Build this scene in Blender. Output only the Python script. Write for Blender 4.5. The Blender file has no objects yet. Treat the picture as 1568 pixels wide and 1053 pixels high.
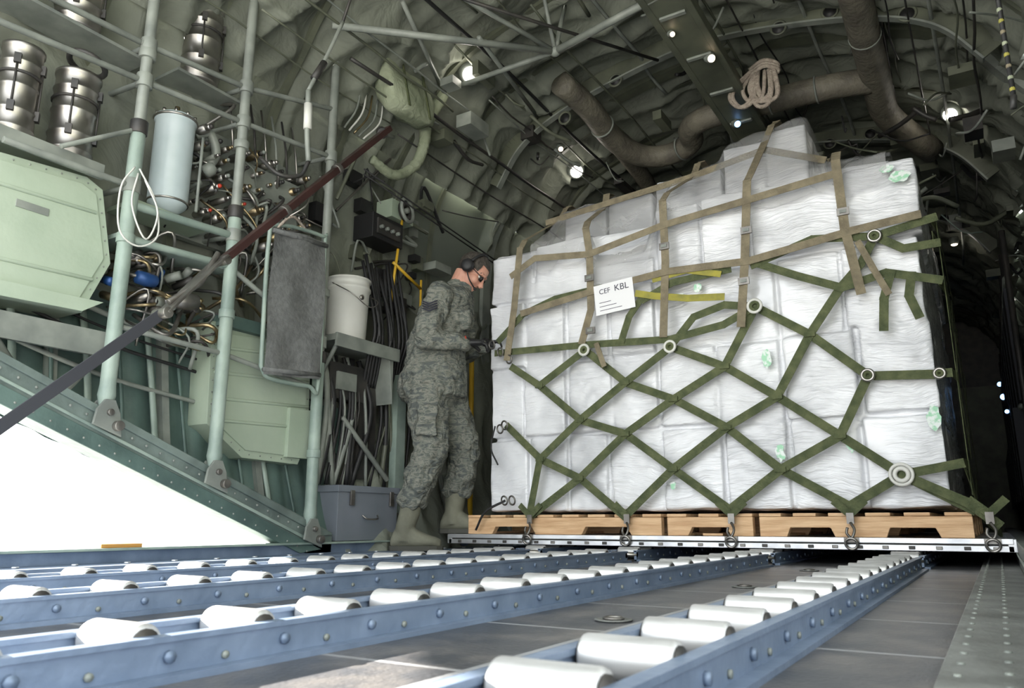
import bpy, math, random
from mathutils import Vector, Matrix, noise
V=Vector
SC=bpy.context.scene
COL=SC.collection
CX=-1.32   # aircraft centre line

# ------------------------------------------------------------------ materials
def pmat(name,c1,c2=None,scale=4,rough=.5,metal=0,bump=0,bscale=20,dist=0.0,stretch=(1,1,1),coat=0,rv=0,spec=.5,emit=0,bd=.02,lo=.35,hi=.65,alpha=1):
    m=bpy.data.materials.new(name); m.use_nodes=True
    nt=m.node_tree; N=nt.nodes; L=nt.links
    b=N['Principled BSDF']
    b.inputs['Base Color'].default_value=(*c1,1); b.inputs['Roughness'].default_value=rough
    b.inputs['Metallic'].default_value=metal; b.inputs['Coat Weight'].default_value=coat
    b.inputs['Specular IOR Level'].default_value=spec; b.inputs['Alpha'].default_value=alpha
    tc=N.new('ShaderNodeTexCoord'); mp=N.new('ShaderNodeMapping'); mp.inputs['Scale'].default_value=stretch
    L.new(tc.outputs['Object'],mp.inputs[0])
    if c2:
        n=N.new('ShaderNodeTexNoise'); n.inputs['Scale'].default_value=scale; n.inputs['Detail'].default_value=5
        L.new(mp.outputs[0],n.inputs['Vector'])
        r=N.new('ShaderNodeValToRGB'); r.color_ramp.elements[0].position=lo; r.color_ramp.elements[1].position=hi
        r.color_ramp.elements[0].color=(*c1,1); r.color_ramp.elements[1].color=(*c2,1)
        L.new(n.outputs['Fac'],r.inputs[0]); L.new(r.outputs[0],b.inputs['Base Color'])
        if rv:
            mr=N.new('ShaderNodeMapRange'); mr.inputs[3].default_value=rough-rv; mr.inputs[4].default_value=rough+rv
            L.new(n.outputs['Fac'],mr.inputs[0]); L.new(mr.outputs[0],b.inputs['Roughness'])
    if bump:
        n2=N.new('ShaderNodeTexNoise'); n2.inputs['Scale'].default_value=bscale; n2.inputs['Detail'].default_value=3
        n2.inputs['Distortion'].default_value=dist
        L.new(mp.outputs[0],n2.inputs['Vector'])
        bp=N.new('ShaderNodeBump'); bp.inputs['Strength'].default_value=bump; bp.inputs['Distance'].default_value=bd
        L.new(n2.outputs['Fac'],bp.inputs['Height']); L.new(bp.outputs[0],b.inputs['Normal'])
    if emit:
        b.inputs['Emission Color'].default_value=(*c1,1); b.inputs['Emission Strength'].default_value=emit
    return m
M={}
M['mint']=pmat('mint_paint',(.31,.38,.33),(.20,.26,.23),6,.45,bump=.15,bscale=30)
M['sill']=pmat('sill_mint_shaded',(.17,.215,.195),(.10,.13,.12),7,.45,bump=.2,bscale=25)  # mint made darker: shade on the backlit sill put into the colour
M['green']=pmat('zinc_green_paint',(.11,.17,.15),(.06,.10,.09),5,.5,bump=.2,bscale=20)
M['pale']=pmat('pale_green_paint',(.40,.47,.37),(.32,.39,.30),3,.5,bump=.1,bscale=25)
M['gray']=pmat('gray_paint',(.25,.27,.24),(.16,.175,.16),8,.45)
M['olive']=pmat('olive_paint',(.13,.14,.10),(.08,.088,.065),6,.5)
M['blanket']=pmat('quilted_insulation',(.215,.23,.19),(.14,.15,.125),2.5,.9,bump=.4,bscale=6,dist=1.2,spec=.12,bd=.05)
M['panel']=pmat('smooth_liner_panel',(.15,.17,.14),(.11,.125,.105),2,.6)
M['steel']=pmat('stainless_steel',(.46,.44,.41),(.30,.285,.265),5,.38,1,rv=.08)
M['dsteel']=pmat('worn_steel',(.25,.24,.22),(.14,.13,.12),12,.4,.8)
M['alum']=pmat('aluminium',(.72,.73,.74),(.55,.56,.58),9,.32,.7,rv=.1,bump=.05)
M['roller']=pmat('roller_aluminium',(.66,.66,.65),(.48,.48,.47),14,.44,.55,rv=.08,stretch=(1,6,6))
M['rail']=pmat('blue_gray_rail_paint',(.21,.27,.37),(.12,.165,.24),10,.4,.2,bump=.1,bscale=40,lo=.3,hi=.75)
M['wornrail']=pmat('worn_rail_paint',(.24,.25,.235),(.14,.145,.135),9,.5,.2,bump=.2,bscale=40)
M['dark']=pmat('dark_metal',(.035,.035,.035),(.06,.055,.05),10,.5,.3)
M['black']=pmat('black_rubber',(.015,.015,.016),None,rough=.55)
M['blue']=pmat('blue_fitting',(.02,.07,.22),None,rough=.4,metal=.3)
M['red']=pmat('red_tag',(.45,.04,.02),None,rough=.5)
M['brass']=pmat('brass_fitting',(.42,.33,.18),(.25,.2,.13),12,.35,.9)
M['res']=pmat('reservoir_paint',(.46,.53,.55),(.38,.45,.46),5,.35)
M['bucket']=pmat('white_plastic',(.66,.66,.62),(.56,.56,.52),4,.4)
M['fabric']=pmat('charcoal_canvas',(.165,.17,.168),(.125,.13,.128),30,.85,bump=.3,bscale=60,spec=.2)
M['cv']=pmat('pale_canvas_duct',(.33,.36,.26),(.22,.25,.17),6,.85,bump=.5,bscale=14,dist=1,bd=.03,spec=.2)
M['duct']=pmat('duct_wrap',(.19,.175,.135),(.11,.10,.08),7,.6,bump=.5,bscale=30)
M['brown']=pmat('maroon_strut',(.05,.022,.02),(.03,.015,.014),8,.35)
M['strap']=pmat('black_webbing',(.035,.037,.045),None,rough=.8)
M['wood']=pmat('pine_wood',(.74,.50,.29),(.56,.34,.18),5,.65,stretch=(1,9,9),bump=.3,bscale=12)
M['web']=pmat('olive_webbing',(.115,.13,.065),(.065,.08,.04),20,.85,bump=.4,bscale=90,spec=.2)
M['tan']=pmat('tan_webbing',(.25,.215,.145),(.17,.145,.10),20,.85,bump=.4,bscale=90,spec=.2)
M['yel']=pmat('yellow_webbing',(.36,.32,.05),(.22,.21,.05),20,.8)
M['yellow']=pmat('yellow_paint',(.62,.38,.03),None,rough=.4)
M['rope']=pmat('cotton_rope',(.42,.36,.3),(.3,.25,.21),30,.9,bump=.6,bscale=70)
M['paper']=pmat('paper',(.78,.78,.80),None,rough=.7)
M['ink']=pmat('ink',(.03,.03,.05),None,rough=.7)
M['grnlabel']=pmat('green_print',(.33,.62,.42),(.72,.78,.75),45,.5,lo=.45,hi=.56)
M['skin']=pmat('skin',(.62,.33,.24),(.52,.25,.18),9,.5)
M['hair']=pmat('dark_hair',(.03,.025,.02),(.07,.06,.05),60,.8,bump=.4,bscale=80)
M['boot']=pmat('sage_suede',(.20,.20,.15),(.14,.14,.105),12,.85,bump=.2)
M['sole']=pmat('boot_sole',(.06,.06,.05),None,rough=.8)
M['glass']=pmat('dark_lens',(.02,.02,.02),None,rough=.1)
M['concrete']=pmat('tarmac',(.55,.55,.53),(.48,.48,.46),.3,.9)
M['amber']=pmat('amber_marker',(.5,.25,.06),None,rough=.5)
M['lamp']=pmat('lamp_lens',(1,.95,.86),None,emit=30)
M['lampblue']=pmat('blue_lens',(.25,.5,1),None,emit=5)
M['lampwarm']=pmat('warm_lens',(1,.75,.5),None,emit=7)
M['boxgray']=pmat('gray_case_paint',(.21,.23,.27),(.17,.19,.22),4,.5)
M['film']=pmat('clear_plastic_film',(.62,.62,.62),(.45,.45,.46),6,.2,bump=.7,bscale=7,dist=1.5,bd=.03,alpha=.38)

def wrap_mat():
    # white cardboard under a thin, glossy, crinkled film: the crinkle lives mostly in the clear coat
    m=bpy.data.materials.new('white_shrink_wrap'); m.use_nodes=True; nt=m.node_tree;N=nt.nodes;L=nt.links
    b=N['Principled BSDF']; b.inputs['Roughness'].default_value=.42; b.inputs['Coat Weight'].default_value=1.0; b.inputs['Coat Roughness'].default_value=.13; b.inputs['Coat IOR'].default_value=1.6
    tc=N.new('ShaderNodeTexCoord')
    dn=N.new('ShaderNodeTexNoise'); dn.inputs['Scale'].default_value=2.0; dn.inputs['Detail'].default_value=4
    L.new(tc.outputs['Object'],dn.inputs['Vector'])
    va=N.new('ShaderNodeVectorMath'); va.operation='SCALE'; va.inputs[3].default_value=.22; L.new(dn.outputs['Color'],va.inputs[0])
    vb=N.new('ShaderNodeVectorMath'); vb.operation='ADD'; L.new(tc.outputs['Object'],vb.inputs[0]); L.new(va.outputs[0],vb.inputs[1])
    def streak(rot,sc,scale,mscale):
        mp=N.new('ShaderNodeMapping'); mp.inputs['Scale'].default_value=sc; mp.inputs['Rotation'].default_value=(0,rot,0); mp.inputs['Location'].default_value=(rot*3,0,rot*5); L.new(vb.outputs[0],mp.inputs[0])
        n=N.new('ShaderNodeTexNoise'); n.inputs['Scale'].default_value=scale; n.inputs['Detail'].default_value=4; n.inputs['Roughness'].default_value=.6; L.new(mp.outputs[0],n.inputs['Vector'])
        a=N.new('ShaderNodeMath'); a.operation='SUBTRACT'; a.inputs[1].default_value=.5; L.new(n.outputs['Fac'],a.inputs[0])
        c=N.new('ShaderNodeMath'); c.operation='ABSOLUTE'; L.new(a.outputs[0],c.inputs[0])
        k=N.new('ShaderNodeTexNoise'); k.inputs['Scale'].default_value=mscale; k.inputs['Detail'].default_value=1
        mp3=N.new('ShaderNodeMapping'); mp3.inputs['Location'].default_value=(rot*7,3,rot*2); L.new(tc.outputs['Object'],mp3.inputs[0]); L.new(mp3.outputs[0],k.inputs['Vector'])
        mr=N.new('ShaderNodeMapRange'); mr.inputs[1].default_value=.42; mr.inputs[2].default_value=.62; L.new(k.outputs['Fac'],mr.inputs[0])
        q=N.new('ShaderNodeMath'); q.operation='MULTIPLY'; L.new(c.outputs[0],q.inputs[0]); L.new(mr.outputs[0],q.inputs[1]); return q
    s1=streak(.75,(1.0,1,9),3.0,2.6); s2=streak(-.65,(1.0,1,10),2.6,3.1); s3=streak(1.45,(1.0,1,8),3.2,2.2); s4=streak(.1,(1.0,1,7),4,3.4)
    o=s1
    for s_ in (s2,s3,s4):
        a=N.new('ShaderNodeMath'); a.operation='ADD'; L.new(o.outputs[0],a.inputs[0]); L.new(s_.outputs[0],a.inputs[1]); o=a
    bp=N.new('ShaderNodeBump'); bp.inputs['Strength'].default_value=.7; bp.inputs['Distance'].default_value=.035
    L.new(o.outputs[0],bp.inputs['Height']); L.new(bp.outputs[0],b.inputs['Coat Normal'])
    bp2=N.new('ShaderNodeBump'); bp2.inputs['Strength'].default_value=.5; bp2.inputs['Distance'].default_value=.03
    L.new(o.outputs[0],bp2.inputs['Height']); L.new(bp2.outputs[0],b.inputs['Normal'])
    n3=N.new('ShaderNodeTexNoise'); n3.inputs['Scale'].default_value=2.4; n3.inputs['Detail'].default_value=5
    L.new(tc.outputs['Object'],n3.inputs['Vector'])
    r=N.new('ShaderNodeValToRGB'); r.color_ramp.elements[0].position=.36; r.color_ramp.elements[1].position=.58
    r.color_ramp.elements[0].color=(.55,.56,.59,1); r.color_ramp.elements[1].color=(.79,.80,.83,1)
    L.new(n3.outputs['Fac'],r.inputs[0]); L.new(r.outputs[0],b.inputs['Base Color'])
    return m
M['wrap']=wrap_mat()
def camo_mat():
    m=bpy.data.materials.new('airman_camouflage'); m.use_nodes=True; nt=m.node_tree;N=nt.nodes;L=nt.links
    b=N['Principled BSDF']; b.inputs['Roughness'].default_value=.9; b.inputs['Specular IOR Level'].default_value=.15
    tc=N.new('ShaderNodeTexCoord'); mp=N.new('ShaderNodeMapping'); mp.inputs['Scale'].default_value=(1,1,2.2); mp.inputs['Rotation'].default_value=(.3,.25,0)
    L.new(tc.outputs['Object'],mp.inputs[0])
    n=N.new('ShaderNodeTexNoise'); n.inputs['Scale'].default_value=17; n.inputs['Detail'].default_value=3; n.inputs['Distortion'].default_value=.8
    L.new(mp.outputs[0],n.inputs['Vector'])
    r=N.new('ShaderNodeValToRGB'); r.color_ramp.interpolation='CONSTANT'
    cs=[(0,(.10,.11,.105)),(.42,(.16,.17,.148)),(.50,(.215,.215,.185)),(.57,(.12,.132,.118)),(.64,(.185,.19,.16))]
    e=r.color_ramp.elements; e[0].position=0; e[0].color=(*cs[0][1],1); e[1].position=cs[1][0]; e[1].color=(*cs[1][1],1)
    for q,c in cs[2:]:
        x=e.new(q); x.color=(*c,1)
    L.new(n.outputs['Fac'],r.inputs[0]); L.new(r.outputs[0],b.inputs['Base Color'])
    n2=N.new('ShaderNodeTexNoise'); n2.inputs['Scale'].default_value=11; n2.inputs['Distortion'].default_value=1.5
    L.new(tc.outputs['Object'],n2.inputs['Vector'])
    bp=N.new('ShaderNodeBump'); bp.inputs['Strength'].default_value=.9; bp.inputs['Distance'].default_value=.03
    L.new(n2.outputs['Fac'],bp.inputs['Height']); L.new(bp.outputs[0],b.inputs['Normal'])
    return m
M['camo']=camo_mat()
def floor_mat():
    m=bpy.data.materials.new('nonskid_floor'); m.use_nodes=True; nt=m.node_tree;N=nt.nodes;L=nt.links
    b=N['Principled BSDF']
    tc=N.new('ShaderNodeTexCoord')
    br=N.new('ShaderNodeTexBrick'); br.offset=0; br.inputs['Scale'].default_value=1; br.inputs['Mortar Size'].default_value=.006
    br.inputs['Brick Width'].default_value=.59; br.inputs['Row Height'].default_value=.42
    br.inputs['Color1'].default_value=(.035,.04,.048,1); br.inputs['Color2'].default_value=(.05,.053,.06,1); br.inputs['Mortar'].default_value=(.3,.31,.32,1)
    L.new(tc.outputs['Object'],br.inputs['Vector'])
    n=N.new('ShaderNodeTexNoise'); n.inputs['Scale'].default_value=7; n.inputs['Detail'].default_value=9; n.inputs['Roughness'].default_value=.65
    L.new(tc.outputs['Object'],n.inputs['Vector'])
    r=N.new('ShaderNodeValToRGB'); r.color_ramp.elements[0].position=.44; r.color_ramp.elements[1].position=.66
    r.color_ramp.elements[0].color=(.08,.08,.08,1); r.color_ramp.elements[1].color=(.65,.65,.65,1)
    L.new(n.outputs['Fac'],r.inputs[0])
    mx=N.new('ShaderNodeMixRGB'); mx.inputs[2].default_value=(.17,.155,.14,1)
    L.new(r.outputs[0],mx.inputs[0]); L.new(br.outputs[0],mx.inputs[1]); L.new(mx.outputs[0],b.inputs['Base Color'])
    b.inputs['Roughness'].default_value=.36
    n2=N.new('ShaderNodeTexNoise'); n2.inputs['Scale'].default_value=120
    L.new(tc.outputs['Object'],n2.inputs['Vector'])
    bp=N.new('ShaderNodeBump'); bp.inputs['Strength'].default_value=.3; bp.inputs['Distance'].default_value=.004
    L.new(n2.outputs['Fac'],bp.inputs['Height']); L.new(bp.outputs[0],b.inputs['Normal'])
    return m
M['floor']=floor_mat()

# ------------------------------------------------------------------ mesh builder
class B:
    def __init__(s): s.v=[];s.f=[];s.m=[];s.sm=[];s.mats=[];s.k=0
    def mi(s,k):
        if k not in s.mats: s.mats.append(k)
        return s.mats.index(k)
    def add(s,vs,fs,mat,smooth=False,mx=None):
        o=len(s.v); i=s.mi(mat)
        for p in vs:
            p=V(p); s.v.append(mx@p if mx else p)
        for q in fs: s.f.append(tuple(a+o for a in q)); s.m.append(i); s.sm.append(smooth)
    def box(s,lo,hi,mat,mx=None):
        x0,y0,z0=lo;x1,y1,z1=hi
        s.add([(x0,y0,z0),(x1,y0,z0),(x1,y1,z0),(x0,y1,z0),(x0,y0,z1),(x1,y0,z1),(x1,y1,z1),(x0,y1,z1)],
              [(3,2,1,0),(4,5,6,7),(0,1,5,4),(1,2,6,5),(2,3,7,6),(3,0,4,7)],mat,False,mx)
    def obox(s,p0,p1,w,t,mat,up=(0,0,1)):
        p0=V(p0);p1=V(p1);d=p1-p0;l=d.length
        if l<1e-6: return
        x=d/l; u=V(up); y=u.cross(x)
        if y.length<1e-4: y=V((1,0,0)).cross(x)
        y.normalize(); z=x.cross(y)
        mx=Matrix((( x.x,y.x,z.x,p0.x),(x.y,y.y,z.y,p0.y),(x.z,y.z,z.z,p0.z),(0,0,0,1)))
        s.box((0,-w/2,-t/2),(l,w/2,t/2),mat,mx)
    def rings(s,rs,mat,smooth=True,caps=True,closed=False):
        n=len(rs[0]); vs=[p for r in rs for p in r]; fs=[]
        k=len(rs)
        for i in range(k if closed else k-1):
            for j in range(n):
                a=i*n+j;b=i*n+(j+1)%n;i2=(i+1)%k
                fs.append((a,b,i2*n+(j+1)%n,i2*n+j))
        if caps and not closed:
            fs.append(tuple(range(n-1,-1,-1))); fs.append(tuple((k-1)*n+j for j in range(n)))
        s.add(vs,fs,mat,smooth)
    def tube(s,pts,r,mat,n=10,closed=False,flat=1.0,caps=True):
        pts=[V(p) for p in pts]; k=len(pts)
        rr=r if isinstance(r,(list,tuple)) else [r]*k
        T=[]
        for i in range(k):
            if closed: t=pts[(i+1)%k]-pts[i-1]
            else: t=pts[min(i+1,k-1)]-pts[max(i-1,0)]
            T.append(t.normalized())
        u=V((0,0,1)) if abs(T[0].z)<.9 else V((1,0,0))
        a=(u-T[0]*u.dot(T[0])).normalized(); rs=[]
        for i in range(k):
            a=(a-T[i]*a.dot(T[i])); a.normalize(); b=T[i].cross(a)
            rs.append([pts[i]+(a*math.cos(2*math.pi*j/n)*flat+b*math.sin(2*math.pi*j/n))*rr[i] for j in range(n)])
        s.rings(rs,mat,True,caps,closed)
    def cyl(s,p0,p1,r,mat,n=14,r1=None): s.tube([p0,p1],[r,r if r1 is None else r1],mat,n)
    def cap(s,p0,p1,r0,r1,mat,n=16):
        p0=V(p0);p1=V(p1);d=(p1-p0).normalized()
        P=[];Q=[]
        for a in (.97,.8,.5,.2): P.append(p0-d*r0*a);Q.append(r0*math.sqrt(1-a*a))
        P.append(p0);Q.append(r0);P.append(p1);Q.append(r1)
        for a in (.2,.5,.8,.97): P.append(p1+d*r1*a);Q.append(r1*math.sqrt(1-a*a))
        s.tube(P,Q,mat,n)
    def lathe(s,prof,c,mat,n=24,ax=(0,0,1)):
        c=V(c);z=V(ax).normalized(); u=V((1,0,0)) if abs(z.x)<.9 else V((0,1,0)); a=(u-z*u.dot(z)).normalized(); b=z.cross(a)
        rs=[[c+z*h+(a*math.cos(2*math.pi*j/n)+b*math.sin(2*math.pi*j/n))*r for j in range(n)] for r,h in prof]
        s.rings(rs,mat)
    def ball(s,c,r,mat,n=16,mx=None,k=10):
        if not isinstance(r,(tuple,list)): r=(r,r,r)
        rs=[]
        for i in range(k+1):
            t=math.pi*(i+.02)/(k+.04)
            rr=[V((c[0]+r[0]*math.sin(t)*math.cos(2*math.pi*j/n),c[1]+r[1]*math.sin(t)*math.sin(2*math.pi*j/n),c[2]-r[2]*math.cos(t))) for j in range(n)]
            rs.append([mx@p for p in rr] if mx else rr)
        s.rings(rs,mat)
    def torus(s,c,R0,r,mat,ax=(0,0,1),n=20,m=8):
        c=V(c);z=V(ax).normalized(); u=V((1,0,0)) if abs(z.x)<.9 else V((0,1,0)); a=(u-z*u.dot(z)).normalized(); b=z.cross(a)
        s.tube([c+(a*math.cos(2*math.pi*j/n)+b*math.sin(2*math.pi*j/n))*R0 for j in range(n)],r,mat,m,True)
    def prism(s,poly,axis,a,b,mat):
        def P(p,t):
            if axis==0: return (t,p[0],p[1])
            if axis==1: return (p[0],t,p[1])
            return (p[0],p[1],t)
        n=len(poly); s.add([P(p,a) for p in poly]+[P(p,b) for p in poly],
            [tuple(range(n-1,-1,-1)),tuple(range(n,2*n))]+[(i,(i+1)%n,n+(i+1)%n,n+i) for i in range(n)],mat)
    def strap(s,pts,w,mat,nrm=(0,-1,0),t=.003):
        off=V(nrm)*((s.k%9)*.0009); s.k+=1
        for i,(a,b) in enumerate(zip(pts[:-1],pts[1:])):
            o2=V(nrm)*(.00035*(i%2))
            a=V(a)+off+o2;b=V(b)+off+o2; d=(b-a).normalized()*.008
            s.obox(a-d,b+d,w,t,mat,up=V(nrm))
    def finish(s,name,bevel=0,parent=None,seg=2):
        me=bpy.data.meshes.new(name); me.from_pydata([tuple(p) for p in s.v],[],s.f)
        for k in s.mats: me.materials.append(M[k])
        me.polygons.foreach_set('material_index',s.m); me.polygons.foreach_set('use_smooth',s.sm)
        me.update()
        o=bpy.data.objects.new(name,me); COL.objects.link(o)
        if bevel:
            md=o.modifiers.new('bevel','BEVEL'); md.width=bevel; md.segments=seg; md.limit_method='ANGLE'; md.angle_limit=math.radians(50)
        if parent: o.parent=parent
        return o
def empty(name,loc=(0,0,0)):
    e=bpy.data.objects.new(name,None); e.location=loc; e.empty_display_size=.1; COL.objects.link(e); return e
def spline(pts,k=8):
    pts=[V(p) for p in pts]; P=[pts[0]*2-pts[1]]+pts+[pts[-1]*2-pts[-2]]; out=[]
    for i in range(1,len(P)-2):
        for j in range(k):
            t=j/k; a,b,c,d=P[i-1],P[i],P[i+1],P[i+2]
            out.append(.5*((2*b)+(c-a)*t+(2*a-5*b+4*c-d)*t*t+(3*b-a-3*c+d)*t*t*t))
    out.append(pts[-1]); return out

# ------------------------------------------------------------------ fuselage shell
half=[(1.62,-.02),(1.74,.25),(1.85,.7),(1.93,1.2),(1.95,1.67),(1.90,2.30),(1.68,2.70),(1.43,3.03),(.97,3.24),(.24,3.39)]
full=[(-a,0,b) for a,b in half]+[(a,0,b) for a,b in reversed(half)]
prof=[(p.x,p.z) for p in spline(full,12)]
iL=next(i for i,p in enumerate(prof) if p[1]>2.5); iR=len(prof)-1-iL
def hw(z):
    for (a,b),(c,d) in zip(prof[:iL+30],prof[1:iL+31]):
        if b<=z<=d: return -(a+(c-a)*(z-b)/(d-b+1e-9))
    return 1.62
def sill(y): return max(-.02,.09+(2.68-y)*.385) if y<2.95 else -.02
def ridge(v): return 1-2*abs(noise.noise(v))
def puff(y,s,side):
    yy=y+.18*noise.noise(V((y*.9,s*.9,side)))
    a=abs(math.sin(math.pi*(y-.1)/.5))**.5*.035
    w=ridge(V((yy*3.0+side*9,s*.75,side*3)))**3*.06+ridge(V((yy*1.6+s*.8,s*2.0-y*.9,side*5+2)))**4*.035+ridge(V((yy*6.0,s*1.6,side*7)))**2*.014
    return a+w-.012
def wall(name,sgn):
    b=B(); ys=[-1.3]
    while ys[-1]<13: ys.append(ys[-1]+(.025 if ys[-1]<6 else .06))
    K=84; vs=[]
    for y in ys:
        z0=sill(y)
        for k in range(K+1):
            z=z0+(prof[iL][1]-z0)*k/K; h=hw(z)
            green=z<1.15 and y<3.1
            d=(.012*math.sin(y*42) if green else puff(y,z,sgn))
            if 3.85<y<4.7 and z>1.75: d=.02
            vs.append((CX+sgn*(h-d),y,z))
    n=K+1
    fg=[];fb=[];fp=[]
    for i in range(len(ys)-1):
        for k in range(K):
            q=(i*n+k,(i+1)*n+k,(i+1)*n+k+1,i*n+k+1)
            z=vs[i*n+k][2]; y=ys[i]
            (fg if (z<1.15 and y<3.1) else (fp if 3.85<y<4.7 and z>1.75 else fb)).append(q)
    b.add(vs,fb+fg+fp,'blanket',True)
    gi=b.mi('green'); pi_=b.mi('panel')
    for j in range(len(fb),len(fb)+len(fg)): b.m[j]=gi
    for j in range(len(fb)+len(fg),len(b.m)): b.m[j]=pi_
    return b.finish(name)
wall('wall_left',-1); wall('wall_right',1)
b=B(); ys=[.25]
while ys[-1]<13: ys.append(ys[-1]+(.03 if ys[-1]<7 else .07))
idx=[i+f/2 for i in range(iL,iR) for f in (0,1)]+[iR]; vs=[]
for y in ys:
    for i in idx:
        i0=int(i); t=i-i0; (xa,za)=prof[i0]; (xb,zb)=prof[min(i0+1,len(prof)-1)]; x=xa+(xb-xa)*t; z=za+(zb-za)*t
        d=puff(y,2.5+(i-iL)*.05,-1)*1.2
        l=math.hypot(x,z-1.4); vs.append((CX+x*(1-d/l),y,1.4+(z-1.4)*(1-d/l)))
n=len(idx); b.add(vs,[(i*n+k,i*n+k+1,(i+1)*n+k+1,(i+1)*n+k) for i in range(len(ys)-1) for k in range(n-1)],'blanket',True)
b.finish('ceiling')
b=B(); b.box((-3.3,13.0,-.02),(.7,13.05,3.45),'dark')
for i in range(4): b.box((-3+i*.9,12.9,.05),(-2.3+i*.9,13.0,2.1),'olive')
b.finish('wall_front')
b=B(); b.box((-2.93,-1.3,-.12),(.32,13,0),'floor'); b.finish('floor')
b=B()
b.box((-2.99,-1.3,-.12),(-2.93,13,.075),'rail'); b.box((-2.93,-1.3,.0),(-2.72,13,.03),'rail'); b.box((-2.99,-1.3,.075),(-2.90,13,.085),'mint')
for i in range(70): b.cyl((-2.82,-1+.2*i,.03),(-2.82,-1+.2*i,.036),.012,'alum',8)
b.box((-3.0,1.75,.085),(-2.92,1.92,.10),'amber'); b.box((-3.0,2.9,.085),(-2.94,2.98,.11),'yellow')
b.finish('rail_guide_left',.002)
b=B()
b.box((-.08,-1.3,.0),(.05,13,.012),'wornrail'); b.box((.05,-1.3,.0),(.065,13,.10),'wornrail'); b.box((.05,-1.3,.10),(.16,13,.108),'gray'); b.box((.15,-1.3,0),(.165,13,.1),'mint');b.box((.165,-1.3,0),(.31,13,.04),'gray')
for i in range(90):
    for dx in (-.06,-.01): b.ball((dx,-.9+.09*i+abs(dx),.012),(.006,.006,.003),'gray',8,k=4)
    b.cyl((.048,-.9+.13*i,.06),(.044,-.9+.13*i,.06),.008,'gray',8)
b.finish('rail_guide_right',.002)
b=B()
for j in range(26):
    y=.1+.5*j
    if 4.4<y<5.2: continue
    for i in range(len(prof)-1):
        (x0,z0),(x1,z1)=prof[i],prof[i+1]
        if z0<sill(y)+.02 and z1<sill(y)+.3: continue
        if y<.6 and z0>2.4: continue
        n_=V((-(z1-z0),0,(x1-x0))).normalized()*-.012
        b.obox((CX+x0+n_.x,y,z0+n_.z),(CX+x1+n_.x,y,z1+n_.z),.035,.05,'olive' if z0>1 else 'gray',up=n_)
b.finish('fuselage_frames')
b=B()
for y,w in ((4.8,.10),(5.02,.03)):
    dd=.07 if w>.05 else .03
    for i in range(len(prof)-1):
        (x0,z0),(x1,z1)=prof[i],prof[i+1]
        n_=V((-(z1-z0),0,(x1-x0))).normalized()
        n_=-n_ if n_.dot(V((x0,0,z0-1.4)))>0 else n_
        m_='gray' if z0<2.9 else 'olive'
        b.obox((CX+x0+n_.x*.03,y,z0+n_.z*.03),(CX+x1+n_.x*.03,y,z1+n_.z*.03),w,dd,m_,up=n_)
b.finish('fuselage_arch')
def slope(y): return .09+(2.68-y)*.385
for nm,x0,x1,s in (('sill_beam_left',-3.06,-2.93,-1),('sill_beam_right',.30,.43,1)):
    b=B()
    b.prism([(2.80,.03),(2.98,.03),(2.98,.13),(-1.2,slope(-1.2)+.14),(-1.2,slope(-1.2)-.02)],0,x0,x1,'sill')
    xe=x1+.012 if s<0 else x0-.012
    b.prism([(2.76,.035),(2.9,.05),(-1.2,slope(-1.2)+.03),(-1.2,slope(-1.2)-.035)],0,min(xe,x0+ .03 if s<0 else xe),max(xe,x0+.03) if s<0 else xe+.02,'green')
    b.prism([(2.9,.115),(2.98,.12),(-1.2,slope(-1.2)+.15),(-1.2,slope(-1.2)+.125)],0,min(xe,x0),max(xe,x1),'sill')
    b.prism([(2.86,.072),(2.9,.073),(-1.2,slope(-1.2)+.066),(-1.2,slope(-1.2)+.058)],0,min(xe,x0),max(xe,x1)-.004,'mint')
    for i in range(60):
        y=2.8-.065*i
        b.ball((xe,y,slope(y)+.09),(.006,.006,.006),'gray',8,k=4); b.ball((xe,y,slope(y)+.0),(.005,.005,.005),'gray',8,k=4)
    b.finish(nm,.003)
b=B()
for i in range(13):
    y=1.0+i*.15; z0=slope(y)+.14
    if z0<1.1 and y<2.9: b.tube(spline([(CX-hw(z0)+.03,y,z0),(CX-hw(.8)+.05,y-.03,(z0+1.15)/2),(CX-hw(1.15)+.03,y-.05,1.15)],5),.016 if i%2 else .009,['green','mint'][i%2],6,flat=.6)
for z,r in ((.98,.012),(.86,.008),(.72,.01),(.92,.006)):
    b.tube(spline([(-3.13,.9,z+.3),(-3.13,1.7,z+.08),(-3.12,2.3,z),(-3.1,3.0,z-.1)],6),r,['gray','black'][r<.009],8)
b.box((-3.18,.7,.90),(-2.99,1.75,.93),'gray'); b.box((-3.0,.7,.83),(-2.98,1.75,.93),'gray')
b.tube([(-3.0,1.25,.9),(-3.08,1.45,.72)],.014,'gray',8); b.tube([(-3.0,1.75,.9),(-3.08,1.6,.66)],.014,'gray',8)
b.finish('sidewall_stiffeners')

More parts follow.
